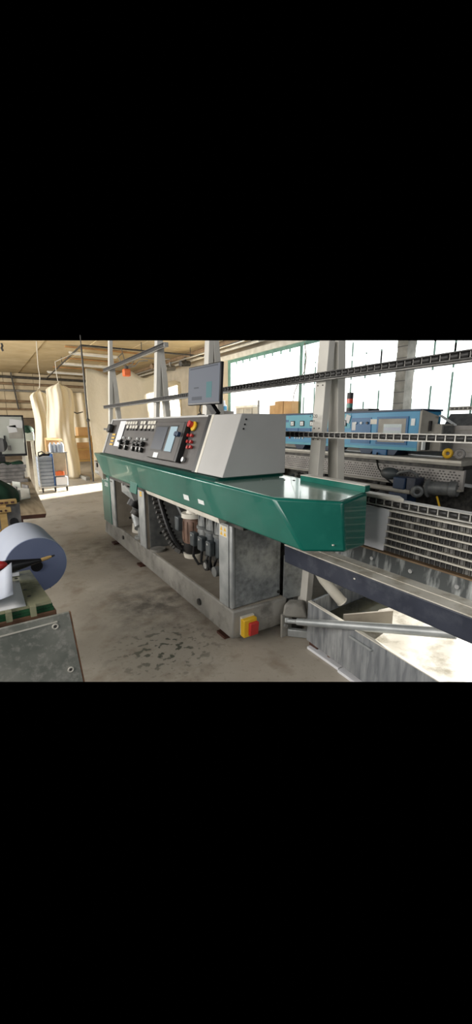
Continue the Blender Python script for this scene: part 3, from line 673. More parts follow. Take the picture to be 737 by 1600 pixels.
part('tab', MB().box((1.252,3.82,1.0),(.012,.20,.11), Euler((0,.12,0))), GREEN, cover, bevel=.003)
for y_, z in ((2.60,1.087),(2.37,1.094)): part('sticker', MB().box((1.2405,y_,z),(.004,.085,.04), Euler((0,-.19,0))), LABEL, cover)
part('lower_trim', MB().loft([(1.29,3.55,.975),(1.34,3.55,.975),(1.34,2.2,.968),(1.285,2.2,.968)],[(1.275,3.55,1.01),(1.34,3.55,1.01),(1.34,2.2,1.004),(1.275,2.2,1.004)]), CREAM, cover, label='cream trim strip')
for (x,y_,z) in ((1.335,1.35,1.035),(1.385,1.29,1.04)): part('paint_chip', MB().box((x-.006,y_-.006,z),(.008,.008,.006)), CREAM, cover)
for (x,y_) in ((1.66,2.0),(1.70,1.95),(1.55,2.1)): part('screw', MB().cyl((x,y_,1.25),(x,y_,1.256),.008,seg=8), DARK_METAL, cover)
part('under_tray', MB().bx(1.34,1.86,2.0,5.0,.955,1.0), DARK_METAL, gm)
# console
X0, Z0, X1, Z1 = 1.305, 1.27, 1.455, 1.672
TILT = atan2(X1-X0, Z1-Z0)
def prof(f): return [(X0-f,Z0),(X1-f,Z1+.0),(1.80,Z1),(1.80,Z0)]
con = part('console', MB().ext([(X0+.006,Z0),(X1+.006,Z1),(1.80,Z1),(1.80,Z0)], 2.53, 5.07), PANEL_DARK, gm, bevel=.006, label='dark grey console')
part('top_edge', MB().ext([(X1-.004,Z1-.008),(X1-.004,Z1+.006),(1.80,Z1+.006),(1.80,Z1-.008)], 2.54, 5.08), BOX_GREY, con)
part('end_cap', MB().ext([(X0-.004,Z0),(X1-.004,Z1+.004),(1.80,Z1+.004),(1.80,Z0)], 5.07, 5.12), BOX_GREY, con)
part('gap_strip', MB().ext([(X0-.004,Z0),(X1-.004,Z1+.004),(1.80,Z1),(1.80,Z0)], 2.555, 2.63), BLACK, con)
ROT = Euler((0, TILT, 0)).to_matrix()
def P(y_, s, off=0.):
    # a point on the sloping front: s metres up the slope, off metres proud of it
    s -= .03
    return Vector((X0 + s*sin(TILT) - off*cos(TILT), y_, Z0 + s*cos(TILT) + off*sin(TILT)))
def on_panel(name, y_, s, wy, hs, th, m, parent, bevel=0, label=None):
    return part(name, MB().box(P(y_, s, th/2), (th, wy, hs), ROT), m, parent, bevel, label=label)
on_panel('instruction_strip', 4.63, .285, .20, .30, .004, WHITE, con)
for i in range(4): on_panel('yellow_label', 4.855, .15+.04*i, .12, .022, .003, YELLOW, con)
part('hand_grip', MB().box(P(4.99,.335,.03), (.05,.10,.10), ROT), BLACK, con, bevel=.012)
for y_ in (4.50,4.42,4.34,4.26,4.18,4.01,3.93,3.80,3.73,3.66): on_panel('label_plate', y_, .412, .06, .032, .003, CREAM, con)
for y_ in (4.421,4.31,4.219,4.131,3.985,3.868,3.761,3.663,3.577):
    p_ = on_panel('push_button', y_, .366, .062, .034, .008, CREAM, con, .002); on_panel('button_base', y_, .337, .06, .018, .01, BLACK, con)
for y_ in (4.43,4.23,3.974,3.849,3.758): part('pilot_lamp', MB().cyl(P(y_,.24,0), P(y_,.24,.018), .013, seg=12), LABEL, con)
for y_ in (4.455,4.26,4.021,3.91,3.785):
    k_ = part('rotary_knob', MB().cyl(P(y_,.19,0), P(y_,.19,.03), .028, seg=14).box(P(y_,.19,.035),(.02,.09,.02),ROT), BLACK, con)
for y_ in (4.452,4.246,4.008,3.875,3.771):
    part('rotary_knob', MB().cyl(P(y_,.13,0), P(y_,.13,.028), .024, seg=14), BLACK, con); part('knob_cap', MB().cyl(P(y_,.14,.028), P(y_,.14,.032), .016, seg=10), SILVER, con)
scr = part('screen_box', MB().box(P(3.20,.235,.02), (.05,.60,.325), ROT), PANEL_DARK, con, bevel=.004)
part('screen_side', MB().box(P(2.90,.235,.02), (.045,.07,.325), ROT), BLACK, con)
on_panel('screen', 3.315, .25, .25, .20, .050, SCREEN_GREY, con, label='dim grey screen')
on_panel('screen_frame', 3.315, .25, .28, .225, .047, BLACK, con)
on_panel('screen', 3.065, .25, .125, .21, .052, SCREEN_ON, con, label='bright narrow screen')
on_panel('screen_frame', 3.07, .25, .16, .235, .047, BLACK, con)
on_panel('paper_note', 3.29, .10, .10, .045, .049, LABEL, con)
es = part('emergency_stop', MB().cyl(P(2.84,.385,.0), P(2.84,.385,.04), .026, seg=16), RED, con, label='red emergency stop'); part('collar', MB().cyl(P(2.81,.375,.0), P(2.81,.375,.012), .038, seg=16), YELLOW, con)
for (y_, s_) in ((2.85,.30),(2.79,.30),(2.83,.25),(2.80,.205),(2.75,.21),(2.77,.25)): part('red_button', MB().cyl(P(y_,s_,0), P(y_,s_,.018), .013, seg=12), RED, con, label='red button')
part('key_switch', MB().cyl(P(2.81,.105,0), P(2.81,.105,.02), .02, seg=12), SILVER, con)
for y_ in (2.97,2.93): part('blue_plug', MB().cyl(P(y_,.29,.02), P(y_,.29,.07), .02, seg=10), BLUE_DARK, con)
# grey end housing
hs = part('end_housing', MB().ext([(X0-.012,Z0+.002),(X1-.012,Z1+.004),(1.81,Z1+.004),(1.81,Z0+.002)], 2.175, 2.55), BOX_GREY, gm, bevel=.004, label='light grey end housing')
part('edge_trim', MB().ext([(X0-.014,Z0+.003),(X1-.014,Z1+.005),(X1+.02,Z1+.005),(X0+.02,Z0+.003)], 2.525, 2.558), CREAM, hs)
for (x,z) in ((1.475,1.64),(1.465,1.608),(1.455,1.58)): part('bolt_hole', MB().cyl((x,2.170,z),(x,2.18,z),.006,seg=8), BLACK, hs)
# hanging spindle motors
def motor(x, y_, zt, body, big):
    zb = zt-.345
    m_ = part('spindle_motor', MB().lathe((x,y_,zb-.03),(x,y_,zb+.14),[(0,.05*big),(.06,.058*big),(.9,.058*big),(1,.05*big)],16), body, gm)
    part('neck', MB().lathe((x,y_,zb+.14),(x,y_,zt+.0),[(0,.066*big),(.1,.066*big),(.12,.05*big),(.5,.032*big),(1,.026*big)],12), MOTOR_GREY if big < 1.2 else CREAM, m_)
    for s_ in (-1,1): part('strut', MB().beam((x-.02,y_+.055*s_*big,zb+.14),(x-.02,y_+.03*s_,zt),.012,.02), MOTOR_GREY, m_)
    part('junction_box', MB().box((x-.085*big,y_+.03,zb+.05),(.05,.075,.12)), MOTOR_DARK, m_, bevel=.01)
    part('box_cap', MB().cyl((x-.112*big,y_+.035,zb+.085),(x-.105*big,y_+.035,zb+.085),.01,seg=8), SILVER, m_)
    part('cable', MB().tube([(x-.08,y_+.03,zb-.01),(x-.09,y_+.03,zb-.10),(x-.06,y_,zb-.17),(x+.0,y_-.02,zb-.16),(x+.03,y_-.03,zb-.06)], .012, 8), BLACK, m_)
motor(1.53,2.88,.96,MOTOR_GREY,.95); motor(1.53,2.74,.955,MOTOR_DARK,.95); motor(1.53,2.60,.95,MOTOR_DARK,.95)
part('fan_wheel', MB().cyl((1.43,2.68,.50),(1.47,2.68,.50),.045,seg=18), BLACK, gm); part('fan_cap', MB().cyl((1.425,2.68,.50),(1.431,2.68,.50),.026,seg=14), SILVER, gm)
part('fan_wheel', MB().cyl((1.43,2.54,.49),(1.47,2.54,.49),.04,seg=18), MOTOR_GREY, gm)
# the red-brown motor
x, y_ = 1.55, 3.13
bmot = part('spindle_motor', MB().lathe((x,y_,.57),(x,y_,.80),[(0,.085),(.05,.09),(.9,.09),(1,.08)],20), MOTOR_RUST, gm, label='red brown motor')
for k in range(12):
    a = 2*pi*k/12; part('fin', MB().box((x+.092*cos(a),y_+.092*sin(a),.68),(.01,.012,.18), Euler((0,0,a))), MOTOR_RUST, bmot)
part('flange', MB().lathe((x,y_,.80),(x,y_,.84),[(0,.10),(1,.10)],20), CREAM, bmot)
part('neck', MB().lathe((x,y_,.84),(x,y_,.97),[(0,.06),(.4,.035),(1,.03)],12), CREAM, bmot)
for s_ in (-1,1): part('strut', MB().beam((x,y_+.085*s_,.84),(x,y_+.04*s_,.97),.015,.02), CREAM, bmot)
part('junction_box', MB().box((x-.09,y_+.07,.74),(.08,.08,.13)), MOTOR_DARK, bmot, bevel=.01)
part('fan_ring', MB().lathe((x,y_,.47),(x,y_,.57),[(0,.075),(.4,.09),(1,.086)],20), BLACK, bmot)
part('base_ring', MB().lathe((x,y_,.43),(x,y_,.47),[(0,.085),(1,.092)],20), CREAM, bmot)
part('stay', MB().beam((1.45,3.30,.95),(1.5,3.22,.78),.012,.02), MOTOR_GREY, gm)
# cable chain
pts = [(1.42,3.62,.98),(1.41,3.55,.88),(1.41,3.46,.76),(1.42,3.38,.64),(1.44,3.31,.55),(1.47,3.25,.49),(1.50,3.2,.47)]
for off in (-.028,.028):
    part('cable_hose', MB().tube([(p[0],p[1]+off,p[2]+off*.4) for p in pts], .024, 8), BLACK, gm)
ch = []
for a, b in zip(pts, pts[1:]):
    for f in (0,.33,.66): ch.append(Vector(a).lerp(Vector(b), f))
for i, c in enumerate(ch):
    d_ = (Vector(pts[min(i//3+1,6)])-Vector(pts[i//3])).normalized()
    part('chain_link', MB().box(c+Vector((-.012,0,0)), (.04,.10,.02), d_.to_track_quat('Z','Y').to_matrix() @ Matrix.Rotation(pi/2,3,'Z')), RAIL_DARK, gm)
part('floor_plate', MB().cyl((1.50,3.88,.289),(1.50,3.88,.315),.08,seg=18), BASE_GREY, gm)
# polishing head between the far legs
ph = part('polishing_head', MB().lathe((1.60,4.62,.60),(1.52,4.62,.72),[(0,.08),(.5,.085),(1,.06)],16), MOTOR_GREY, gm)
part('hood', MB().loft([(1.44,4.86,.80),(1.46,4.46,.74),(1.60,4.46,.80),(1.60,4.86,.85)],[(1.42,4.80,.93),(1.42,4.46,.86),(1.62,4.46,.95),(1.62,4.8,.97)]), STEEL_LEG, ph)
for y_ in (4.58,4.72): part('slot', MB().box((1.424,y_,.92),(.01,.05,.05)), BLACK, ph)
part('wheel', MB().cyl((1.50,4.55,.72),(1.46,4.55,.66),.075,seg=18), BLACK, ph); part('wheel', MB().cyl((1.50,4.52,.60),(1.47,4.52,.56),.06,seg=18), DARK_METAL, ph)
part('motor_barrel', MB().cyl((1.52,4.60,.55),(1.50,4.44,.42),.06,seg=16), STEEL_LEG, ph)
part('cup', MB().lathe((1.62,4.75,.29),(1.62,4.75,.44),[(0,.11),(.7,.10),(1,.05)],18), CREAM, ph)
part('foot_disc', MB().cyl((1.50,4.45,.289),(1.50,4.45,.32),.06,seg=16), STEEL_LEG, ph); part('stem', MB().cyl((1.50,4.45,.32),(1.50,4.45,.44),.02,seg=10), STEEL_LEG, ph)
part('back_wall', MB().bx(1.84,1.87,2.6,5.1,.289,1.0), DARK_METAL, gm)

# monitor on the console
t = thing('monitor', 'flat black monitor on a bracket above the console', 'monitor', (1.75,3.06,1.68))
mc = Vector((1.702,3.175,1.945)); MR = Matrix.Rotation(radians(3.5),3,'Z') @ Matrix.Rotation(radians(3),3,'Y') @ Matrix.Rotation(radians(0.6),3,'X')
part('housing', MB().box(mc+MR@Vector((.018,0,0)), (.03,.53,.335), MR), BLACK, t, bevel=.006)
part('screen', MB().box(mc+MR@Vector((.0015,0,.004)), (.004,.505,.305), MR), SCREEN_DIM, t, label='dim grey screen')
part('screen_window', MB().box(mc+MR@Vector((-.001,-.10,-.045)), (.002,.085,.13), MR), SCREEN_TEAL, t)
part('screen_text', MB().box(mc+MR@Vector((-.001,.10,-.11)), (.002,.17,.03), MR).box(mc+MR@Vector((-.001,.11,-.02)), (.002,.08,.012), MR).box(mc+MR@Vector((-.001,0,.145)), (.002,.45,.012), MR), SCREEN_LIST, t)
part('arm', MB().beam((1.73,3.12,1.79),(1.75,3.02,1.69),.05,.05), BLACK, t)
part('foot', MB().bx(1.69,1.80,2.96,3.10,1.679,1.694), BLACK, t)
part('cable', MB().tube([(1.72,3.26,1.78),(1.70,3.24,1.73),(1.68,3.18,1.695),(1.67,3.1,1.69)], .006, 6).tube([(1.70,3.3,1.684),(1.68,3.22,1.70),(1.67,3.12,1.69)], .006, 6), BLACK, t)

# ------------------------------------------------------------------ glass conveyor on the right
cv = thing('conveyor', 'outfeed conveyor with dark front beam and roller wall', 'conveyor', (1.95,1.5,0))
bm_ = part('front_beam', MB().loft([(1.79,.55,.625),(1.83,.55,.625),(1.83,2.13,.625),(1.79,2.13,.625)],[(1.785,.55,.752),(1.83,.55,.752),(1.83,2.13,.752),(1.785,2.13,.752)]), NAVY, cv, bevel=.006, label='blue black front beam')
part('beam_chip', MB().box((1.784,1.48,.715),(.003,.012,.008)), CREAM, bm_)
part('bed_strip', MB().bx(1.785,1.868,.55,2.13,.753,.760), BED, cv); part('bed_strip', MB().bx(1.872,1.95,.55,2.13,.753,.763), BED, cv)
part('groove', MB().bx(1.8685,1.8715,.55,2.13,.75,.757), WOOD_RED, cv)
bp_ = part('back_panel', MB().loft([(1.945,.55,.758),(1.965,.55,.758),(1.965,2.1,.758),(1.945,2.1,.758)],[(1.955,.55,.855),(1.975,.55,.855),(1.975,2.1,.855),(1.955,2.1,.855)]), CHALK, cv, label='chalk smeared steel strip')
for y_ in (.97,1.23,1.49): part('bolt', MB().cyl((1.938,y_,.81),(1.955,y_,.81),.012,seg=12), SILVER, bp_)
part('angle_strip', MB().bx(1.948,1.985,.55,2.1,.858,.867), PIPE_BROWN, cv)
part('wall_plate', MB().loft([(1.985,.55,.868),(2.02,.55,.868),(2.02,2.1,.868),(1.985,2.1,.868)],[(2.03,.55,1.13),(2.06,.55,1.13),(2.06,2.1,1.13),(2.03,2.1,1.13)]), RAIL_DARK, cv)
part('blank_plate', MB().loft([(1.955,1.425,.872),(1.975,1.425,.872),(1.975,1.60,.872),(1.955,1.60,.872)],[(1.985,1.425,1.118),(2.005,1.425,1.118),(2.005,1.60,1.118),(1.985,1.60,1.118)]), WHITE, cv, bevel=.003, label='plain white plate')
rm = MB().lathe((0,0,-.014),(0,0,.014),[(0,.010),(.15,.0135),(.85,.0135),(1,.010)],10).mesh('roller', ROLLER)
rml = MB().lathe((0,0,-.014),(0,0,.014),[(0,.009),(.15,.0125),(.85,.0125),(1,.009)],10).mesh('roller', RAIL_MID)
bmh = MB().bx(-.002,.006,-.002,.002,-.013,.013).mesh('roller_bracket', RAIL_MID)
for r in range(6):
    z = .893 + .0405*r; xr = 1.962 + .0225*(r/5.)
    part('row_strip', MB().bx(xr-.010,xr+.03,.55,1.424,z+.0155,z+.0235), CREAM, cv)
    y_ = .82; k = 0
    while y_ < 1.41:
        o = link('roller', rml if random.random() < .16 else rm, cv); o.location = Vector((xr,y_,z)) - ROOT[cv.name]
        o = link('roller_bracket', bmh, cv); o.location = Vector((xr-.008,y_+.015,z)) - ROOT[cv.name]
        y_ += .03; k += 1
for y_ in (.60,2.3): part('leg', MB().bx(1.92,2.0,y_-.04,y_+.04,0,.753), RAIL_DARK, cv)
part('side_sheet', MB().box((1.985,2.235,.445),(.20,.012,.36), Euler((0,0,-.12))), STEEL_SPANGLE, cv)
part('side_flange', MB().box((2.11,2.19,.44),(.02,.05,.34)), STEEL_LEG, cv)
part('supply_pipe', MB().tube([(2.16,2.25,.60),(2.15,2.24,.45),(2.17,2.25,.30)], .016, 8), DARK_METAL, cv)

rr = MB().lathe((0,-.020,0),(0,.020,0),[(0,.012),(.12,.0155),(.88,.0155),(1,.012)],10).mesh('roller', ROLLER)
sp_ = MB().bx(-.012,.018,-.003,.003,-.0155,.0155).mesh('roller_bracket', SEP)
spd = MB().bx(-.006,.018,-.0025,.0025,-.0155,.0155).mesh('roller_bracket', RAIL_MID)
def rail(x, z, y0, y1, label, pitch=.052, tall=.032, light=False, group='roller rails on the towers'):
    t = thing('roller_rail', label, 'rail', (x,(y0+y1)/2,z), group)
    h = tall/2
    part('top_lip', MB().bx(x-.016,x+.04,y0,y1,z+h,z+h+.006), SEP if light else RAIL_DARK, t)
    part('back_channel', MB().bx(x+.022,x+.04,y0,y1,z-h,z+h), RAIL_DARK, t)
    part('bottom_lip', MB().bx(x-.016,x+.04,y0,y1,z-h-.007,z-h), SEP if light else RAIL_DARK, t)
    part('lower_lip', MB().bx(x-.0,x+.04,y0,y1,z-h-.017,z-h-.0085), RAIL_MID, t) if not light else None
    n = int((y1-y0)/pitch)
    for i in range(n):
        y_ = y0 + pitch*(i+.5)
        o = link('roller', rr, t); o.location = (0, y_-(y0+y1)/2, 0)
        o = link('roller_bracket', sp_ if light else spd, t); o.location = (0, y_+pitch/2-(y0+y1)/2, 0)
    part('end_bracket', MB().bx(x-.018,x+.04,y0-.012,y0,z-h-.018,z+h+.006), RAIL, t)
    return t
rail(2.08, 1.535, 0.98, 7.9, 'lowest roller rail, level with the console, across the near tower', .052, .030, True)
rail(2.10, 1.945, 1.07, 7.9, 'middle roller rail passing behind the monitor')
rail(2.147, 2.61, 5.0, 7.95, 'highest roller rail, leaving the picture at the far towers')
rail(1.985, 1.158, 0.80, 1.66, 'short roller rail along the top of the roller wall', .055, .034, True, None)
o = part('cover_strip', MB().bx(1.965,2.04,1.33,1.66,1.182,1.198).cut((2.0,1.36,1.19),(.75,-.66,0)), CREAM); tag(o, 'white strip lying on the roller rail behind the green cover', 'strip')

def tower(y_, label, ztop, flip=1):
    t = thing('support_tower', label, 'tower', (2.15,y_,0), 'white support towers')
    def xf(z): return 2.075 + .062*(z-.8)
    def xb(z): return 2.375 - .065*(z-.3)
    zt = min(ztop, 3.3)
    d = .10
    fz = [(xf(0)+.0,0),(xf(zt),zt),(xf(zt)+.06,zt),(xf(0)+.06,0)]
    part('front_post', frame_cut_high(MB().ext(fz, y_-d/2, y_+d/2)), TOWER, t, bevel=.003)
    zs, zw = 2.42, 2.85
    bz = [(xb(0),0),(xf(zs)+.06,zs),(xf(zw)+.06,zw),(xf(zw)+.064,zw),(xb(2.25)+.075,2.25),(xb(0)+.075,0)]
    part('rear_strut', frame_cut_high(MB().ext(bz, y_-d/2, y_+d/2)), TOWER, t, bevel=.003)
    g = frame_cut_high(MB().ext([(xf(1.93)+.06,1.93),(xf(zs)+.06,zs),(xb(zs)+.01,zs),(xb(1.93)+.01,1.93)], y_-.012, y_+.045)); part('web', g, TOWER, t)
    part('foot', MB().bx(1.98,2.52,y_-.07,y_+.07,0,.015), TOWER, t)
    for z in (1.50,1.58,1.885):
        for dy in (-.025,.025): part('bolt', MB().cyl((xf(z)-.004,y_+dy,z),(xf(z)+.002,y_+dy,z),.005,seg=8), DARK_METAL, t)
    return t
t4 = tower(2.20, 'nearest white support tower, right behind the green cover', 3.2)
text('lettering', '+ 520', .035, (2.079,2.235,1.655), (0,-1,0), (.06,0,1), DARK_METAL, t4); text('lettering', 'mm', .03, (2.077,2.22,1.625), (0,-1,0), (.06,0,1), DARK_METAL, t4)
tower(3.96, 'white support tower hidden behind the monitor', 3.2)
tower(5.42, 'white support tower left of the monitor', 3.2)
tower(7.72, 'farthest white support tower at the console end', 3.2)

# ------------------------------------------------------------------ trough and pipes below the conveyor
tr = thing('water_trough', 'galvanised water trough with painted window glare on water under the conveyor', 'trough', (2,1.4,0))
def trw(a, b, z0, z1): return frame_cut_low(MB().loft([(x,y,z0) for x,y in (a[0],a[1],b[1],b[0])], [(x,y,z1) for x,y in (a[0],a[1],b[1],b[0])]))
part('front_wall', trw(((1.885,1.965),(1.905,1.965)),((1.79,.90),(1.81,.90)),.05,.355), TROUGH, tr)
part('end_wall', MB().loft([(1.885,1.965,.05),(1.905,1.945,.05),(3.0,2.06,.05),(3.0,2.08,.05)],[(1.885,1.965,.355),(1.905,1.945,.355),(3.0,2.06,.355),(3.0,2.08,.355)]), TROUGH, tr)
part('back_wall', trw(((2.98,2.07),(3.0,2.07)),((2.98,.5),(3.0,.5)),.05,.355), TROUGH, tr)
part('trough_floor', frame_cut_low(MB().loft([(1.89,1.96,.05),(2.99,2.06,.05),(2.99,.5,.05),(1.76,.5,.05)],[(1.89,1.96,.06),(2.99,2.06,.06),(2.99,.5,.06),(1.76,.5,.06)])), STEEL_DULL, tr)
GLARE = mat('water_window_glare', rgb(206,200,186), rgb(232,228,218), rough=.34, scale=5, bump=.1, bscale=14, c3=rgb(150,142,122), s3=6)  # pale colour stands in for the window's reflection on the water
part('glare_water', frame_cut_low(MB().grid(lambda u, v: (1.862-.085*u+.02 + (1.09+.02*u)*v, 1.70-1.06*u - .1*sin(v*9)*(1-u)*.6, .235+.006*sin(u*19+v*7)), 24, 8)), GLARE, tr, label='water painted pale as window glare')
WATER = mat('murky_water', rgb(62,62,50), rgb(84,82,66), rough=.08, scale=4, bump=.03, bscale=20)
part('water', MB().grid(lambda u, v: (1.878-.03*u+.02 + 1.06*v, 1.955-.42*u+.07*v, .215), 6, 6), WATER, tr, label='murky water')
part('rim', frame_cut_low(MB().beam((1.895,1.962,.357),(1.80,.90,.357),.024,.006)), CREAM, tr)
part('handle', MB().tube([(1.852,1.53,.30),(1.835,1.53,.30),(1.818,1.35,.30),(1.835,1.35,.30)], .007, 8), STEEL_LEG, tr)
part('partition', MB().box((2.12,1.62,.29),(.36,.015,.12), Euler((0,0,-.4))), STEEL_DULL, tr)
for (a, b) in (((1.955,1.93),(1.945,1.62)),((1.93,1.61),(1.92,1.40))):
    o = part('white_board', frame_cut_low(MB().beam((a[0]-.05,a[1],.0105),(b[0]-.05,b[1],.0105),.09,.02)), WHITE, bevel=.002); tag(o, 'white board on the floor under the trough, ' + ('farther' if a[0] > 1.94 else 'nearer') + ' of the two', 'board')
o = part('stone', MB().sphere((1.90,1.74,.035),.02,(1.3,1,.7),8), WOOD_RED); tag(o, 'brown chip lying on the white floor boards', 'stone')
for (x, y_) in ((1.84,1.90),(1.86,1.68)):
    part('support_block', MB().bx(x+.05,x+.12,y_-.04,y_+.04,.021,.05), WOOD_DARK, tr)
PIPE0, PIPE1 = (1.69,1.95,.262), (2.05,1.0,.505)
t = thing('drain_pipe', 'long grey pipe lying slanted across the trough rim', 'pipe', (1.9,1.4,.37))
part('pipe_body', MB().lathe(PIPE0,PIPE1,[(0,.016),(.06,.016),(.07,.024),(.5,.028),(1,.030)],14), STEEL_LEG, t)
br = thing('hinge_bracket', 'grey casting at the near base corner holding the slanted pipe', 'bracket', (1.95,2.15,0))
part('casting', MB().loft([(1.80,2.16,.17),(1.99,2.05,.14),(2.05,2.16,.14),(1.90,2.21,.17)],[(1.83,2.17,.27),(1.97,2.10,.25),(2.04,2.16,.26),(1.92,2.21,.28)]), BASE_GREY, br, bevel=.02)
part('foot_plate', MB().bx(1.80,1.90,2.15,2.17,0,.19), BASE_GREY, br, bevel=.004); part('leg', MB().bx(1.93,1.99,2.13,2.19,0,.15), DARK_METAL, br)
part('link', MB().beam((1.845,2.15,.135),(PIPE0[0]+.005,PIPE0[1]+.02,PIPE0[2]-.005),.03,.035), STEEL_LEG, br, bevel=.005)
part('foot_bar', MB().beam((1.86,2.15,.035),(1.98,2.03,.035),.04,.06), STEEL_LEG, br, bevel=.006); part('bolt', MB().cyl((1.83,2.13,.10),(1.83,2.155,.10),.014,seg=10), SILVER, br)
t = thing('outlet_hose', 'white pipe stub pouring into the trough', 'pipe', (2.1,1.9,.4))
part('pipe_body', MB().tube([(2.03,2.03,.56),(2.07,2.0,.47),(2.14,1.94,.36),(2.18,1.91,.30)], .040, 14), CREAM, t)
part('rim', MB().ring((2.18,1.91,.30),(.4,-.3,-.55),.038,.006,18,6), CREAM, t); part('mouth', MB().cyl((2.177,1.912,.305),(2.183,1.907,.296),.035,seg=16), HOLE, t)

# ------------------------------------------------------------------ the blue machine behind
bl = thing('blue_machine', 'long blue glass machine with touchscreen before the window wall', 'machine', (5.0,4.5,0))
bx_ = 4.8
bc = part('console', MB().bx(bx_,5.28,3.12,6.4,1.275,1.785), BLUE, bl, bevel=.005)
part('top_edge', MB().bx(bx_-.012,5.28,3.10,6.4,1.785,1.81), BLUE_DARK, bc)
part('upper_band', MB().bx(bx_-.006,bx_,4.25,6.4,1.56,1.775), BLUE_TEAL, bc)
for i in range(6): part('stripe_panel', MB().bx(bx_-.008,bx_,4.50+.31*i,4.79+.31*i,1.50,1.555), BLUE_DEEP, bc)
part('lower_band', MB().bx(bx_-.006,bx_,3.12,6.4,1.275,1.315), BLUE_TEAL, bc)
for y_ in (5.574,5.325,5.075,4.825,4.60,4.374):
    g_ = part('gauge', MB().bx(bx_-.02,bx_,y_-.052,y_+.052,1.59,1.68), BLACK, bc, bevel=.003); part('dial', MB().bx(bx_-.023,bx_-.02,y_-.038,y_+.038,1.603,1.667), LABEL, bc); part('needle', MB().box((bx_-.0245,y_,1.63),(.002,.006,.04), Euler((.5,0,0))), BLACK, bc)
part('name_strip', MB().bx(bx_-.01,bx_-.005,5.69,5.79,1.66,1.70), BLUE_DEEP, bc)
part('dark_panel', MB().bx(bx_-.010,bx_,3.865,4.225,1.345,1.712), BLUE_DEEP, bc)
part('paper_note', MB().bx(bx_-.014,bx_-.010,4.14,4.21,1.53,1.65), PAPER, bc); part('paper_note', MB().box((bx_-.014,4.30,1.70),(.004,.09,.12), Euler((.3,0,0))), PAPER, bc)
part('tag_plate', MB().bx(bx_-.012,bx_,3.765,3.875,1.62,1.69), CREAM, bc)
for (y_, m) in ((4.135,LABEL),(4.033,LABEL),(3.927,BLACK)): part('button', MB().cyl((bx_-.03,y_,1.637),(bx_-.01,y_,1.637),.018,seg=12), m, bc)
for y_ in (4.13,4.05,3.97): part('button', MB().cyl((bx_-.03,y_,1.43),(bx_-.01,y_,1.43),.024,seg=12), RED if y_ < 4.1 else BLACK, bc, label='red button' if y_ < 4.1 else 'black button')
for y_ in (5.5,5.44,5.38,5.30,5.65): part('button', MB().cyl((bx_-.015,y_,1.385),(bx_,y_,1.385),.014,seg=8), LABEL if y_ < 5.6 else RED, bc)
sc = part('screen_bezel', MB().bx(bx_-.016,bx_,3.30,3.735,1.375,1.692), BEIGE_MACH, bc, bevel=.004); part('screen', MB().bx(bx_-.020,bx_-.016,3.355,3.64,1.44,1.62), SCREEN_PALE, bc, label='pale touchscreen'); part('screen_bar', MB().bx(bx_-.022,bx_-.020,3.37,3.63,1.53,1.575), PAPER_BLUE, bc)
part('screen_frame', MB().bx(bx_-.012,bx_,3.27,3.765,1.345,1.72), BLUE_DEEP, bc)
part('tag_plate', MB().bx(bx_-.012,bx_,3.175,3.23,1.60,1.69), LABEL, bc)
ev = part('end_cover', MB().loft([(4.80,3.10,1.275),(5.02,3.05,1.275),(5.02,3.11,1.275),(4.80,3.12,1.275)],[(4.80,3.09,1.80),(5.10,3.04,1.72),(5.10,3.11,1.72),(4.80,3.12,1.80)]), BEIGE_MACH, bl)
part('slot', MB().bx(4.92,4.955,3.035,3.06,1.53,1.66), BLACK, ev); part('slot', MB().bx(4.90,4.95,3.035,3.06,1.29,1.45), BLACK, ev)
part('note', MB().bx(4.82,4.88,3.055,3.075,1.29,1.42), LABEL, ev)
vb = part('vent_box', MB().bx(5.0,5.27,2.93,3.1,1.275,1.62), BEIGE_MACH, bl, bevel=.006)
for i in range(9): part('louver', MB().bx(5.02+.028*i,5.034+.028*i,2.922,2.932,1.295,1.60), MOTOR_GREY, vb)
part('sloped_strip', MB().loft([(5.02,3.0,1.72),(5.10,3.0,1.72),(5.42,2.95,1.585),(5.36,2.95,1.585)],[(5.02,3.0,1.735),(5.10,3.0,1.735),(5.42,2.95,1.60),(5.36,2.95,1.60)]), LABEL, vb)
for y_ in (3.55,3.95,4.75,5.4): part('foot_bracket', MB().loft([(4.82,y_-.08,1.2),(5.2,y_-.08,1.2),(5.2,y_+.08,1.2),(4.82,y_+.08,1.2)],[(4.82,y_-.14,1.276),(5.2,y_-.14,1.276),(5.2,y_+.14,1.276),(4.82,y_+.14,1.276)]), BLUE_DARK, bl)
part('pedestal', MB().bx(4.80,5.1,3.58,3.82,1.19,1.276), BLUE_DEEP, bl, bevel=.01)
# bed and perforated apron
part('bed_beam', MB().bx(4.66,5.3,2.45,6.6,1.135,1.195), BEIGE_MACH, bl, bevel=.008); part('bed_edge', MB().bx(4.645,4.662,2.45,6.6,1.17,1.2), CREAM, bl)
part('bed_beam', MB().bx(4.70,5.2,2.45,6.6,1.09,1.134), DARK_METAL, bl)
ap = part('apron', MB().bx(4.74,4.78,2.45,6.6,.86,1.09), PERF, bl, label='punched apron plate')
holes = MB()
for r in range(6):
    for k in range(92):
        y_ = 2.5 + .044*k + (.022 if r % 2 else 0)
        if r < 5 or k % 3: holes.bx(4.737,4.741,y_-.011,y_+.011,.895+.032*r-.007,.895+.032*r+.007)
part('punched_holes', holes, HOLE, ap, kind='stuff', smooth=0)
part('apron_foot', MB().bx(4.70,4.78,2.45,6.6,.835,.86), BEIGE_MACH, bl)
part('under_body', MB().bx(5.0,5.3,2.45,6.6,0,.86), DARK_METAL, bl)
sb = part('side_panel', MB().bx(5.32,5.36,2.62,3.05,1.2,1.60), PERF, bl)
for i in range(5): part('rib', MB().bx(5.312,5.322,2.62,3.05,1.26+.07*i,1.272+.07*i), BEIGE_MACH, sb)
part('tilted_sheet', MB().box((5.44,2.85,1.655),(.03,.55,.24), Euler((0,.7,0))), MOTOR_GREY, bl)
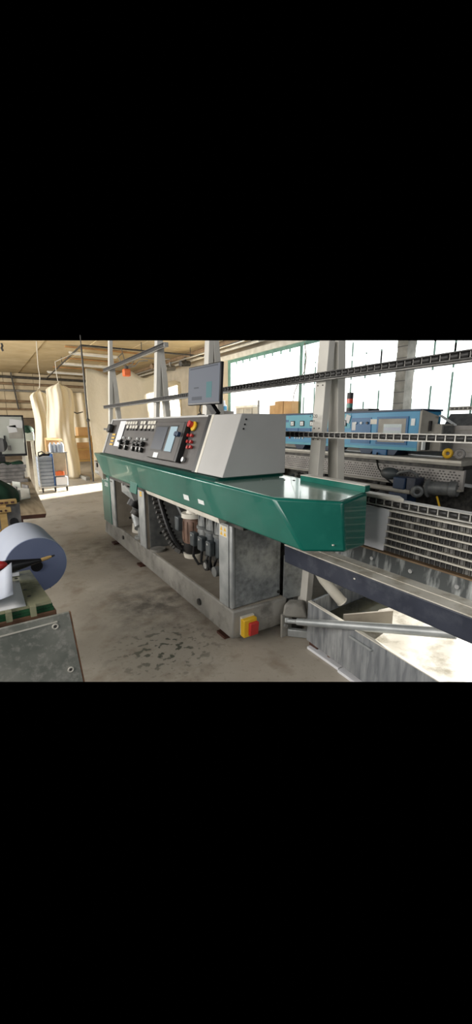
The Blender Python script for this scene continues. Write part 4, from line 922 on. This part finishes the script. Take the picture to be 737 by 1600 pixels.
part('slot_rail', MB().bx(5.5,5.56,2.6,3.15,1.80,1.85), BEIGE_MACH, bl)
for i in range(9): part('slot', MB().bx(5.494,5.501,2.62+.058*i,2.655+.058*i,1.812,1.838), DARK_METAL, bl)
for (y_, m, nm) in ((2.98,YELLOW,'yellow tape roll standing on the blue machine bed'),(2.83,STONE,'grey tape roll beside the yellow one')):
    o = part('tape_roll', MB().ring((4.9,y_-.22,1.262),(1,.35,0),.042,.022,20,8), m); tag(o, nm, 'tape')
# pipe with flange and motors below the bed
pp = part('cross_pipe', MB().cyl((4.55,4.5,.78),(4.55,2.98,.78),.035,seg=12), BEIGE_MACH, bl)
part('flange', MB().ring((4.52,2.88,.80),(.7,.7,0),.05,.028,20,8), MOTOR_GREY, pp); part('flange_bore', MB().cyl((4.50,2.865,.80),(4.55,2.9,.80),.03,seg=14), BLACK, pp)
part('gear_motor', MB().lathe((4.66,2.85,.84),(4.74,2.50,.86),[(0,.10),(.08,.12),(.12,.085),(.75,.085),(.78,.10),(1,.09)],20), MOTOR_GREY, bl)
part('cable', MB().tube([(4.79,3.72,1.22),(4.70,3.66,1.15),(4.66,3.58,1.02),(4.64,3.46,.92),(4.6,3.3,.84)], .012, 6), BLACK, bl)
part('hose_loop', MB().tube([(4.62,3.32,.92),(4.6,3.2,1.0),(4.6,3.05,1.04),(4.6,2.95,1.0),(4.62,2.95,.92),(4.62,3.08,.9)], .018, 8), MOTOR_GREY, bl)
part('dust_cover', MB().sphere((4.62,3.36,.97),.12,(.6,1.2,.7),12), MOTOR_DARK, bl)
part('blue_block', MB().bx(4.50,4.70,3.05,3.22,.80,.95), BLUE_DARK, bl, bevel=.01); part('blue_block', MB().bx(4.52,4.72,2.92,3.04,.80,.96), NAVY, bl, bevel=.01)
part('blue_post', MB().bx(4.55,4.75,3.03,3.3,.0,.74), BLUE_DARK, bl)
def bmotor(y_, z, k):
    x = 4.72
    m_ = part('spindle_motor', MB().lathe((x-.22,y_+.03,z-.05),(x,y_,z+.03),[(0,.03),(.05,.075),(.6,.08),(.62,.06),(1,.05)],14), (MOTOR_GREY, DARK_METAL, MOTOR_DARK)[k%3], bl)
    part('cap', MB().cyl((x-.235,y_+.032,z-.055),(x-.22,y_+.03,z-.05),.03,seg=12), SILVER if k % 2 else MOTOR_GREY, m_)
    part('junction_box', MB().box((x-.08,y_-.07,z+.06),(.1,.07,.08), Euler((.2,0,.3))), DARK_METAL, m_, bevel=.008)
    part('cable', MB().tube([(x-.1,y_-.07,z),(x-.18,y_-.1,z-.10),(x-.16,y_-.04,z-.2),(x-.05,y_+.02,z-.22)], .013, 6), BLACK, m_)
for k in range(9): bmotor(3.42+.235*k, .68+.03*((k*2)%3), k)
part('lower_rail', MB().bx(4.62,4.72,3.3,6.4,.42,.50), MOTOR_GREY, bl)
for y_ in (3.6,4.8,6.0): part('leg', MB().bx(4.80,4.95,y_-.06,y_+.06,0,.9), DARK_METAL, bl)
part('plate', MB().bx(4.60,4.75,2.5,2.95,.55,.60), BLUE_DARK, bl)
part('cable', MB().tube([(4.66,2.7,.75),(4.6,2.6,.6),(4.6,2.5,.55),(4.62,2.45,.62)], .012, 6), YELLOW, bl)
sl = thing('signal_lamp', 'signal tower lamp with red lens on the blue machine', 'lamp', (4.95,4.36,1.81))
for (z0,z1,m,nm) in ((1.81,1.865,BLACK,'base'),(1.866,1.93,GLASS_LAMP_G,'green_lens'),(1.931,2.0,GLASS_LAMP_R,'red_lens'),(2.001,2.09,BLACK,'cap')):
    part(nm, MB().cyl((4.88,4.36,z0),(4.88,4.36,z1),.048,seg=16), m, sl)
o = part('tray', MB().bx(4.86,5.1,3.98,4.30,1.811,1.845), BLACK, bevel=.005); tag(o, 'flat black tray lying on top of the blue machine', 'tray')

# things on the ledge below the windows
for i, (y0, y1, z1, r) in enumerate(((8.55,8.78,2.13,.05),(8.2,8.56,2.22,0),(7.85,8.2,2.20,-.04))):
    o = part('cardboard_box', MB().box((6.82,(y0+y1)/2,(SILL+z1)/2),(.22,y1-y0-.02,z1-SILL-.002), Euler((0,0,r))), CARD, bevel=.004)
    tag(o, ('leftmost brown carton on the window ledge, the lowest','middle brown carton on the window ledge','rightmost brown carton on the window ledge')[i], 'box', 'cartons on the window ledge')
t = thing('ledge_cabinet', 'small grey cabinet on the window ledge left of the cartons', 'cabinet', (6.85,10,SILL))
part('body', MB().bx(6.75,7.0,9.62,10.5,SILL+.001,2.12), WALL_WIN, t, bevel=.006)
for y0 in (9.64,10.07): part('door', MB().bx(6.735,6.75,y0,y0+.41,SILL+.02,2.08), BEIGE_MACH, t, bevel=.004)
part('lid', MB().bx(6.74,7.0,9.6,10.52,2.12,2.18), CREAM, t)
o = part('upright_tube', MB().cyl((6.8,9.40,SILL),(6.8,9.40,2.3),.03,seg=10), PIPE_GREY); tag(o, 'short grey upright tube between cabinet and cartons on the ledge', 'tube')
o = part('slanting_cable', MB().tube([(6.85,7.98,2.2),(6.85,7.95,2.4),(6.86,7.8,2.65),(6.88,7.62,2.9),(6.9,7.6,3.2),(6.92,7.7,3.55)], .012, 6), PIPE_BROWN); tag(o, 'thin brown cable running down the window by the green mullion', 'cable')
t = thing('storage_unit', 'dark storage unit below the blue and white bottle at the pier', 'cabinet', (6.8,11.2,0))
part('body', MB().bx(6.6,6.96,10.95,11.45,0,2.05), PANEL_DARK, t, bevel=.006)
o = part('spray_bottle', MB().lathe((6.75,11.2,2.051),(6.75,11.2,2.38),[(0,.08),(.5,.085),(.7,.04),(1,.03)],12), PAPER_BLUE); tag(o, 'blue and white bottle standing beside the window pier', 'bottle')
part('bottle_label', MB().lathe((6.75,11.2,2.08),(6.75,11.2,2.2),[(0,.087),(1,.089)],12), BLUE, o)
